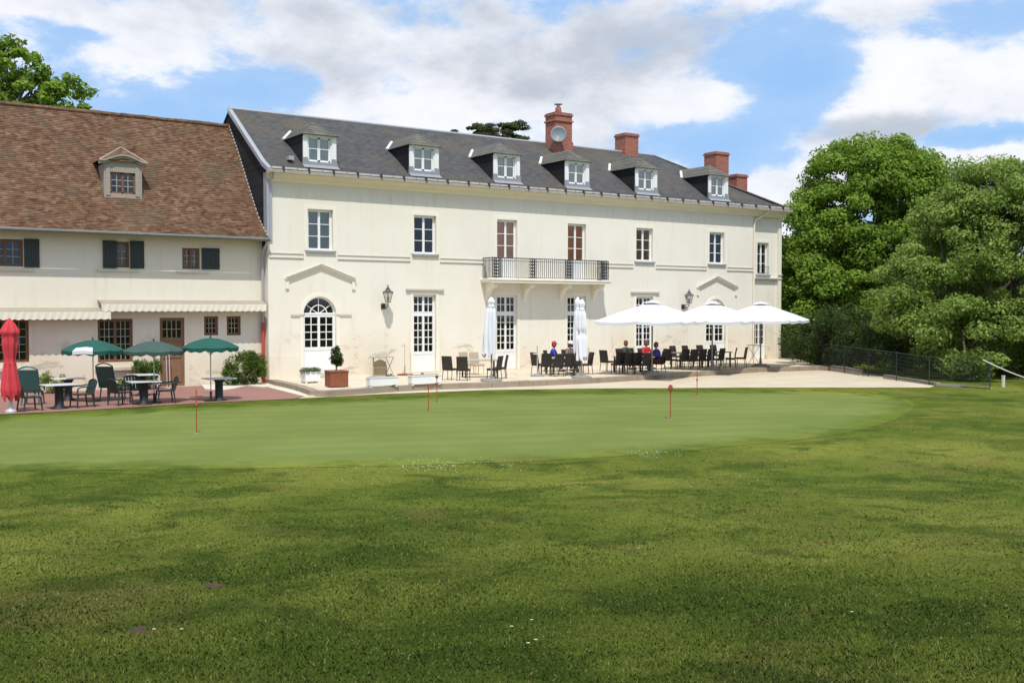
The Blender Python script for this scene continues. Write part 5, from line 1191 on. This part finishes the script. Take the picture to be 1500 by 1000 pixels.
# ------------------------------------------------------------------ putting pins
def pin(px, py, ytop, lab, kind):
    p = G(px, py, ZG); Zd = (p - CAM) @ FW; h = (py - ytop) / FPX * Zd; z0 = ZG
    t_ = thing('putting_pin', lab, 'golf pin', (p[0], p[1], z0), 0, 'short red pins standing on the putting green')
    s = MB(); s.tube([(0, 0, -.05), (0, 0, h)], .013, 8); s.build('rod', M['redpin'], t_)
    s = MB()
    if kind == 'knob': s.lathe([(.01, h - .05), (.05, h - .02), (.055, h + .02), (.03, h + .06), (.008, h + .07)], 10)
    elif kind == 'flag':
        s.lathe([(.012, h - .2), (.055, h - .17), (.065, h - .10), (.05, h - .02), (.012, h)], 10)
    else: s.lathe([(.012, h * .60), (.032, h * .62), (.034, h * .66), (.012, h * .69)], 10); s.box(-.16, .16, -.008, .008, h * .83, h * .85)
    s.build('number_knob' if kind != 'flag' else 'marker', M['redpin'] if kind != 'knob' else M['rust_box'], t_)
    s = MB(); s.lathe([(.056, -.03), (.056, .003), (.05, .004)], 14); s.build('cup', M['sill'], t_)
pin(288, 634, 570, 'red putting pin nearest the camera, in front of the red paving', 'cross')
pin(627.5, 603, 562, 'thin red putting pin close to the left of a dark-knobbed pin', 'plain')
pin(640, 590, 552, 'putting pin with a round dark knob, in front of the white trough', 'knob')
pin(982, 614, 563, 'putting pin with a bulky red marker on top', 'flag')
pin(1021, 580, 543, 'farthest red putting pin, below the empty dining tables', 'plain')

# ------------------------------------------------------------------ fence, edging and rope on the right
FP = [np.array([L + .05, .1, 0.]), G(1212, 537.5, -.02), G(1290, 551, -.10), G(1369, 565, ZG), G(1450, 571.5, ZG - .05)]
fen = thing('mesh_fence', 'dark green wire mesh fence running from the house corner towards the lawn', 'fence', tuple(FP[0]))
F0 = Vector(FP[0])
def fpt(s):
    for a, b_ in zip(FP[:-1], FP[1:]):
        Ls = np.linalg.norm(b_ - a)
        if s <= Ls: return Vector(a + (b_ - a) * s / Ls) - F0
        s -= Ls
    return Vector(FP[-1]) - F0
FL = sum(np.linalg.norm(b_ - a) for a, b_ in zip(FP[:-1], FP[1:])); npan = int(FL / 2.4); fh_ = 1.12
for k in range(npan + 1):
    p = fpt(FL * k / npan); s = MB(); s.tube([p - Vector((0, 0, .2)), p + Vector((0, 0, fh_ + .05))], .022, 7); s.build('post', M['shutter'], fen)
for k in range(npan):
    s = MB(); a, b_ = fpt(FL * k / npan), fpt(FL * (k + 1) / npan)
    for z in np.linspace(.06, fh_, 8): s.tube([a + Vector((0, 0, z)), b_ + Vector((0, 0, z))], .004 if 0.1 < z < fh_ - .05 else .012, 4)
    for j in range(1, 36): q = a.lerp(b_, j / 36); s.tube([q + Vector((0, 0, .04)), q + Vector((0, 0, fh_))], .004, 4)
    s.build('mesh_panel', M['shutter'], fen)
ed = MB(); FPe = FP[1:]
for a, b_ in zip(FPe[:-1], FPe[1:]):
    A, B = Vector(a), Vector(b_); d = (B - A).normalized(); nrm = Vector((d.y, -d.x, 0)); Ls = (B - A).length; n = int(Ls / 1.0)
    for i in range(n):
        if random.random() < .15: continue
        p, q = A + d * (Ls * i / n + .01) - nrm * .1, A + d * (Ls * (i + 1) / n - .01) - nrm * .1; zz = max(p.z, q.z)
        ed.slab([p[:2], q[:2], (q - nrm * .14)[:2], (p - nrm * .14)[:2]], zz - .4, zz + .09 + random.uniform(-.02, .02))
tag(ed.build('gravel_edging', M['wood_grey']), kind='structure')
p = G(1469.5, 570.5, ZG - .1); rp = thing('rope_barrier', 'pale rope hanging beside a short white post at the lawn edge', 'rope barrier', (p[0], p[1], p[2]))
s = MB(); s.box(-.045, .045, -.045, .045, -.1, .52); s.box(-.055, .055, -.055, .055, .52, .55); s.build('post', M['rope'], rp, bevel=.006)
A = np.array(at_depth(1440, 527, 39)) - p; B = np.array(at_depth(1585, 571, 33)) - p; s = MB()
s.tube([tuple(A + (B - A) * u - np.array([0, 0, .18 * math.sin(math.pi * u)])) for u in np.linspace(0, 1, 14)], .022, 6); s.build('rope', M['rope'], rp)
s = MB(); s.tube([(B[0], B[1], B[2] - .9), tuple(B)], .05, 8); s.build('post', M['bark'], rp)

# ------------------------------------------------------------------ trees
def tree(name, lab, base, ells, n, rad, per, size, mat, seed, trunk_r=.3, cat='tree', squash=None, group=None, dens=.5, shell=.45, limbs=14, extra=None):
    t_ = thing(name, lab, cat, tuple(base), 0, group); g = random.Random(seed); c = in_ellipsoids(ells, n, seed, shell)
    if extra is not None: c = np.concatenate([c, np.array(extra)])
    zlo = min(e[2] - e[5] for e in ells); ztop = max(e[2] + e[5] for e in ells); fork = max(1.2, zlo + .8)
    s = MB(); s.tube([(0, 0, -.5), (0, 0, 0), (.05, 0, fork * .6), (0, .05, fork + .2), (0, 0, (fork + ztop) / 2)], [trunk_r * 1.5, trunk_r * 1.1, trunk_r * .9, trunk_r * .75, trunk_r * .3], 12); s.build('trunk', M['bark'], t_, True)
    s = MB()
    for k in range(limbs):
        q = Vector(c[g.randrange(len(c))]); st = Vector((0, 0, fork + g.uniform(-.3, .45) * (ztop - fork) * .6)); mid = st.lerp(q, .5) + Vector((g.uniform(-.4, .4), g.uniform(-.4, .4), .35 * (q - st).length * .3))
        s.tube([st, mid, q], [trunk_r * .38, trunk_r * .2, .03], 7)
    for k in range(limbs * 4):
        q = Vector(c[g.randrange(len(c))]); q2 = q * .72 + Vector((0, 0, fork * .28)); s.tube([q2, q], [.05, .012], 5)
    s.build('limbs', M['bark'], t_); leaves('crown', c, [rad * g.uniform(.7, 1.25) for _ in range(len(c))], per, size, mat, t_, seed=seed, squash=squash, dens_r=dens); return t_
def rel(px, py, Z, base, rx, ry, rz, push=0):
    q = at_depth(px, py, Z + push) - np.array(base); k = Z / FPX; return (q[0], q[1], q[2], rx * k, ry * k, rz * k)
# big round tree behind the house corner
b1 = at_depth(1272, 560, 60); b1[2] = -2.0
E1 = [rel(1345, 300, 61, b1, 45, 60, 60), rel(1300, 240, 60, b1, 52, 60, 36), rel(1235, 310, 60, b1, 62, 70, 60), rel(1372, 340, 60, b1, 24, 50, 50), rel(1195, 330, 60, b1, 42, 50, 50), rel(1175, 420, 60, b1, 36, 50, 60), rel(1275, 300, 60, b1, 92, 92, 92), rel(1220, 385, 60, b1, 78, 85, 85), rel(1325, 350, 60, b1, 75, 85, 95), rel(1265, 250, 60, b1, 68, 70, 46), rel(1195, 460, 60, b1, 62, 70, 70), rel(1270, 450, 59, b1, 95, 80, 85), rel(1340, 270, 60, b1, 42, 60, 46), rel(1180, 380, 60, b1, 36, 50, 50), rel(1330, 450, 58, b1, 80, 70, 80)]
tree('broadleaf_tree', 'tall rounded bright green tree rising behind the right house corner', b1, E1, 400, .95, 400, .105, M['leaf_a'], 31, .42, dens=.52, squash=.62, shell=.6)
b2 = at_depth(1425, 575, 46); b2[2] = -1.6
E2 = [rel(1400, 400, 46, b2, 95, 80, 85), rel(1450, 310, 46, b2, 75, 80, 60), rel(1345, 425, 46, b2, 62, 60, 62), rel(1500, 380, 46, b2, 110, 90, 120), rel(1345, 478, 46, b2, 60, 50, 40), rel(1430, 490, 44, b2, 95, 60, 60), rel(1395, 330, 46, b2, 45, 60, 42), rel(1540, 300, 47, b2, 80, 80, 60), rel(1560, 480, 46, b2, 80, 70, 80)]
g2 = np.random.default_rng(4); ex = []
for k in range(26): px = g2.uniform(1405, 1560); q = at_depth(px, 268 - g2.uniform(0, 26), 46 + g2.uniform(-1.5, 1.5)) - b2; ex.append(q)
tree('broadleaf_tree', 'wide olive green tree with feathery top at the right', b2, E2, 420, .74, 330, .080, M['leaf_b'], 32, .32, dens=.52, squash=.6, shell=.6, limbs=20, extra=ex)
b3 = at_depth(1245, 560, 52); b3[2] = -1.6
E3 = [rel(1190, 500, 53, b3, 46, 45, 36), rel(1240, 490, 51, b3, 55, 45, 46), rel(1290, 505, 49, b3, 50, 45, 40)]
tree('small_tree', 'low leafy tree behind the mesh fence under the big round tree', b3, E3, 90, .5, 150, .075, M['leaf_e'], 33, .14)
# shrubbery mass behind the fence
t_c = []; rr = []
g3 = np.random.default_rng(8)
for k in range(420):
    u = g3.uniform(0, 1) ** .9; px = 1150 + 480 * u; Z = 57 - 17 * u + g3.uniform(.3, 9); q = at_depth(px, 560, Z); q[2] = g3.uniform(-1.8, 1.1 + .8 * g3.random()); t_c.append(q); rr.append(g3.uniform(.4, .8))
o = leaves('undergrowth', t_c, rr, 150, .075, M['leaf_c'], None, seed=41); tag(o, kind='stuff')
t_c = []
for k in range(260):
    px = g3.uniform(1130, 1650); q = at_depth(px, 560, g3.uniform(64, 80)); q[2] = g3.uniform(-1, 7); t_c.append(q)
o = leaves('woodland_backdrop_foliage', t_c, [1.5] * 260, 150, .22, M['leaf_e'], None, seed=42); tag(o, kind='stuff')
b4 = at_depth(10, 560, 62); b4[2] = -.2
E4 = [rel(0, 110, 62, b4, 70, 70, 48), rel(45, 135, 62, b4, 60, 50, 34), rel(100, 140, 62, b4, 36, 40, 24), rel(-60, 130, 62, b4, 80, 70, 70), rel(20, 180, 62, b4, 110, 80, 50), rel(20, 75, 62, b4, 34, 34, 22)]
tree('broadleaf_tree', 'leafy green tree whose crown shows over the cottage ridge at the left', b4, E4, 210, .60, 95, .15, M['leaf_a'], 34, .45, dens=.6, squash=.62, limbs=22)
b5 = at_depth(735, 560, 75); b5[2] = -.2
E5 = [rel(735, 192, 75, b5, 40, 40, 10), rel(705, 188, 75, b5, 20, 20, 7), rel(745, 185, 75, b5, 26, 25, 6), rel(725, 210, 75, b5, 60, 50, 10), rel(755, 200, 75, b5, 24, 20, 6), rel(735, 240, 75, b5, 80, 60, 16)]
tree('cedar_tree', 'flat-topped dark cedar just showing above the slate ridge', b5, E5, 170, .5, 170, .09, M['leaf_d'], 35, .4, squash=.35, shell=.2)
b6 = at_depth(662, 560, 78); b6[2] = -.2
tree('cedar_tree', 'tip of a second cedar barely clearing the slate ridge', b6, [rel(660, 198, 78, b6, 20, 20, 7), rel(668, 215, 78, b6, 50, 40, 14)], 60, .4, 110, .09, M['leaf_d'], 36, .3, squash=.35, shell=.2)

# ------------------------------------------------------------------ rough grass, flowers and clods
def inside(px_, py_, poly):
    c = np.zeros(len(px_), bool); n = len(poly)
    for i in range(n):
        x0, y0 = poly[i]; x1, y1 = poly[(i + 1) % n]
        if y0 == y1: continue
        cond = ((y0 > py_) != (y1 > py_)) & (px_ < (x1 - x0) * (py_ - y0) / (y1 - y0) + x0); c ^= cond
    return c
NB = 520000; g = np.random.default_rng(3)
inv = g.uniform(1 / 44., 1 / 4.2, NB); d = 1 / inv; lat = g.uniform(-.78, .78, NB) * (d + 2.0)
X = CAM[0] + d * FH[0] + lat * RT[0]; Y_ = CAM[1] + d * FH[1] + lat * RT[1]
jx, jy = X + g.normal(0, .22, NB), Y_ + g.normal(0, .22, NB); ok = ~(inside(jx, jy, green_xy) | inside(X, Y_, gravel_xy) | inside(X, Y_, red_xy)) & (Y_ < -.5)
X, Y_, d = X[ok], Y_[ok], d[ok]; n = len(X); Z = gz(X, Y_)
tuft = .5 + .5 * np.sin(X * 1.7 + 1.3 * np.sin(Y_ * 1.1)) * np.sin(Y_ * 2.1 + X * .6)
h = g.uniform(.010, .025, n) * (.7 + .6 * tuft) * np.clip(1.15 - d / 60, .6, 1); wd = .0026 + .0006 * d
a_ = g.uniform(0, 2 * np.pi, n); ln = g.normal(0, .75, (n, 2)) * h[:, None]
v = np.stack([np.stack([X - np.cos(a_) * wd, Y_ - np.sin(a_) * wd, Z - .004], 1), np.stack([X + np.cos(a_) * wd, Y_ + np.sin(a_) * wd, Z - .004], 1), np.stack([X + ln[:, 0], Y_ + ln[:, 1], Z + h], 1)], 1).reshape(-1, 3)
tag(fast_mesh('rough_grass', v, 3, M['blades'], None, g.uniform(0, 1, n)), kind='stuff')
# white clover specks along the edge of the green
cl = []
for cx_, cy_, sx_, sy_, nn in [(645, 681, 55, 5, 120), (960, 664, 20, 2.5, 60), (1120, 700, 60, 9, 18), (560, 700, 90, 10, 18)]:
    for k in range(nn): q = G(cx_ + g.normal() * sx_, cy_ + g.normal() * sy_, ZG); zz = float(gz(q[0], q[1])); s0 = g.uniform(.006, .011); cl.append([(q[0] - s0, q[1], zz + .02), (q[0], q[1] - s0, zz + .022), (q[0] + s0, q[1], zz + .02), (q[0], q[1] + s0, zz + .028)])
tag(fast_mesh('clover_flowers', np.array(cl).reshape(-1, 3), 4, M['petal']), kind='stuff')
def ground_hit(px, py):
    dd = ray(px, py); dd = dd / (dd @ FW); lo = 3.0
    for k in range(4000):
        q = CAM + dd * lo
        if q[2] <= gz(q[0], q[1]): break
        lo += .01
    return q
dz_ = None
for px, py, lab in [(749, 923, 'white daisy left of the small daisy cluster in the foreground'), (778, 913, 'white daisy standing highest above the foreground cluster'), (784, 943, 'white daisy at the bottom of the foreground cluster'), (773, 948, 'small white daisy low in the foreground cluster'), (225, 927, 'white daisy just right of the bare soil clod'),
                     (265, 927, 'white daisy farther right of the bare soil clod'), (1247, 901, 'lone white daisy in the right foreground grass'), (935, 806, 'lone white daisy half way up the rough lawn')]:
    q = ground_hit(px, py + 4)
    if dz_ is None:
        dz_ = thing('daisy', lab, 'daisy', q, 0, 'white daisies in the foreground lawn'); s = MB(); s.tube([(0, 0, 0), (.004, 0, .05)], .0012, 5); s.build('stem', M['leaf_c'], dz_)
        s = MB()
        for k in range(11): an = 2 * math.pi * k / 11; s.poly([(.004 + .002 * math.cos(an), .002 * math.sin(an), .05), (.004 + .011 * math.cos(an - .2), .011 * math.sin(an - .2), .053), (.004 + .014 * math.cos(an), .014 * math.sin(an), .054), (.004 + .011 * math.cos(an + .2), .011 * math.sin(an + .2), .053)])
        s.build('petals', M['petal'], dz_); s = MB(); s.lathe([(.004, .050), (.005, .053), (.002, .056)], 8, (.004, 0, 0)); s.build('flower_eye', M['yolk'], dz_)
    else: copy_tree(dz_, q, 0, lab)
for px, py, r0, lab in [(203, 926, .085, 'dark clod of bare soil in the left foreground grass'), (312, 859, .10, 'flat bare soil patch left of centre in the rough lawn')]:
    q = ground_hit(px, py); s = MB(); n = 14; vs = [(0, 0, .035)]
    for ring_, zz in ((.4, .03), (.75, .018), (1.0, -.01)):
        for j in range(n): rr_ = r0 * ring_ * random.uniform(.75, 1.25); vs.append((rr_ * math.cos(2 * math.pi * j / n), rr_ * math.sin(2 * math.pi * j / n), zz + random.uniform(-.008, .008)))
    fs = [(0, 1 + j, 1 + (j + 1) % n) for j in range(n)] + [(1 + k * n + j, 1 + (k + 1) * n + j, 1 + (k + 1) * n + (j + 1) % n, 1 + k * n + (j + 1) % n) for k in range(2) for j in range(n)]
    s.mesh(vs, fs); tag(s.build('soil_clod', M['soil'], None, True, loc=tuple(q)), lab, 'soil clod')
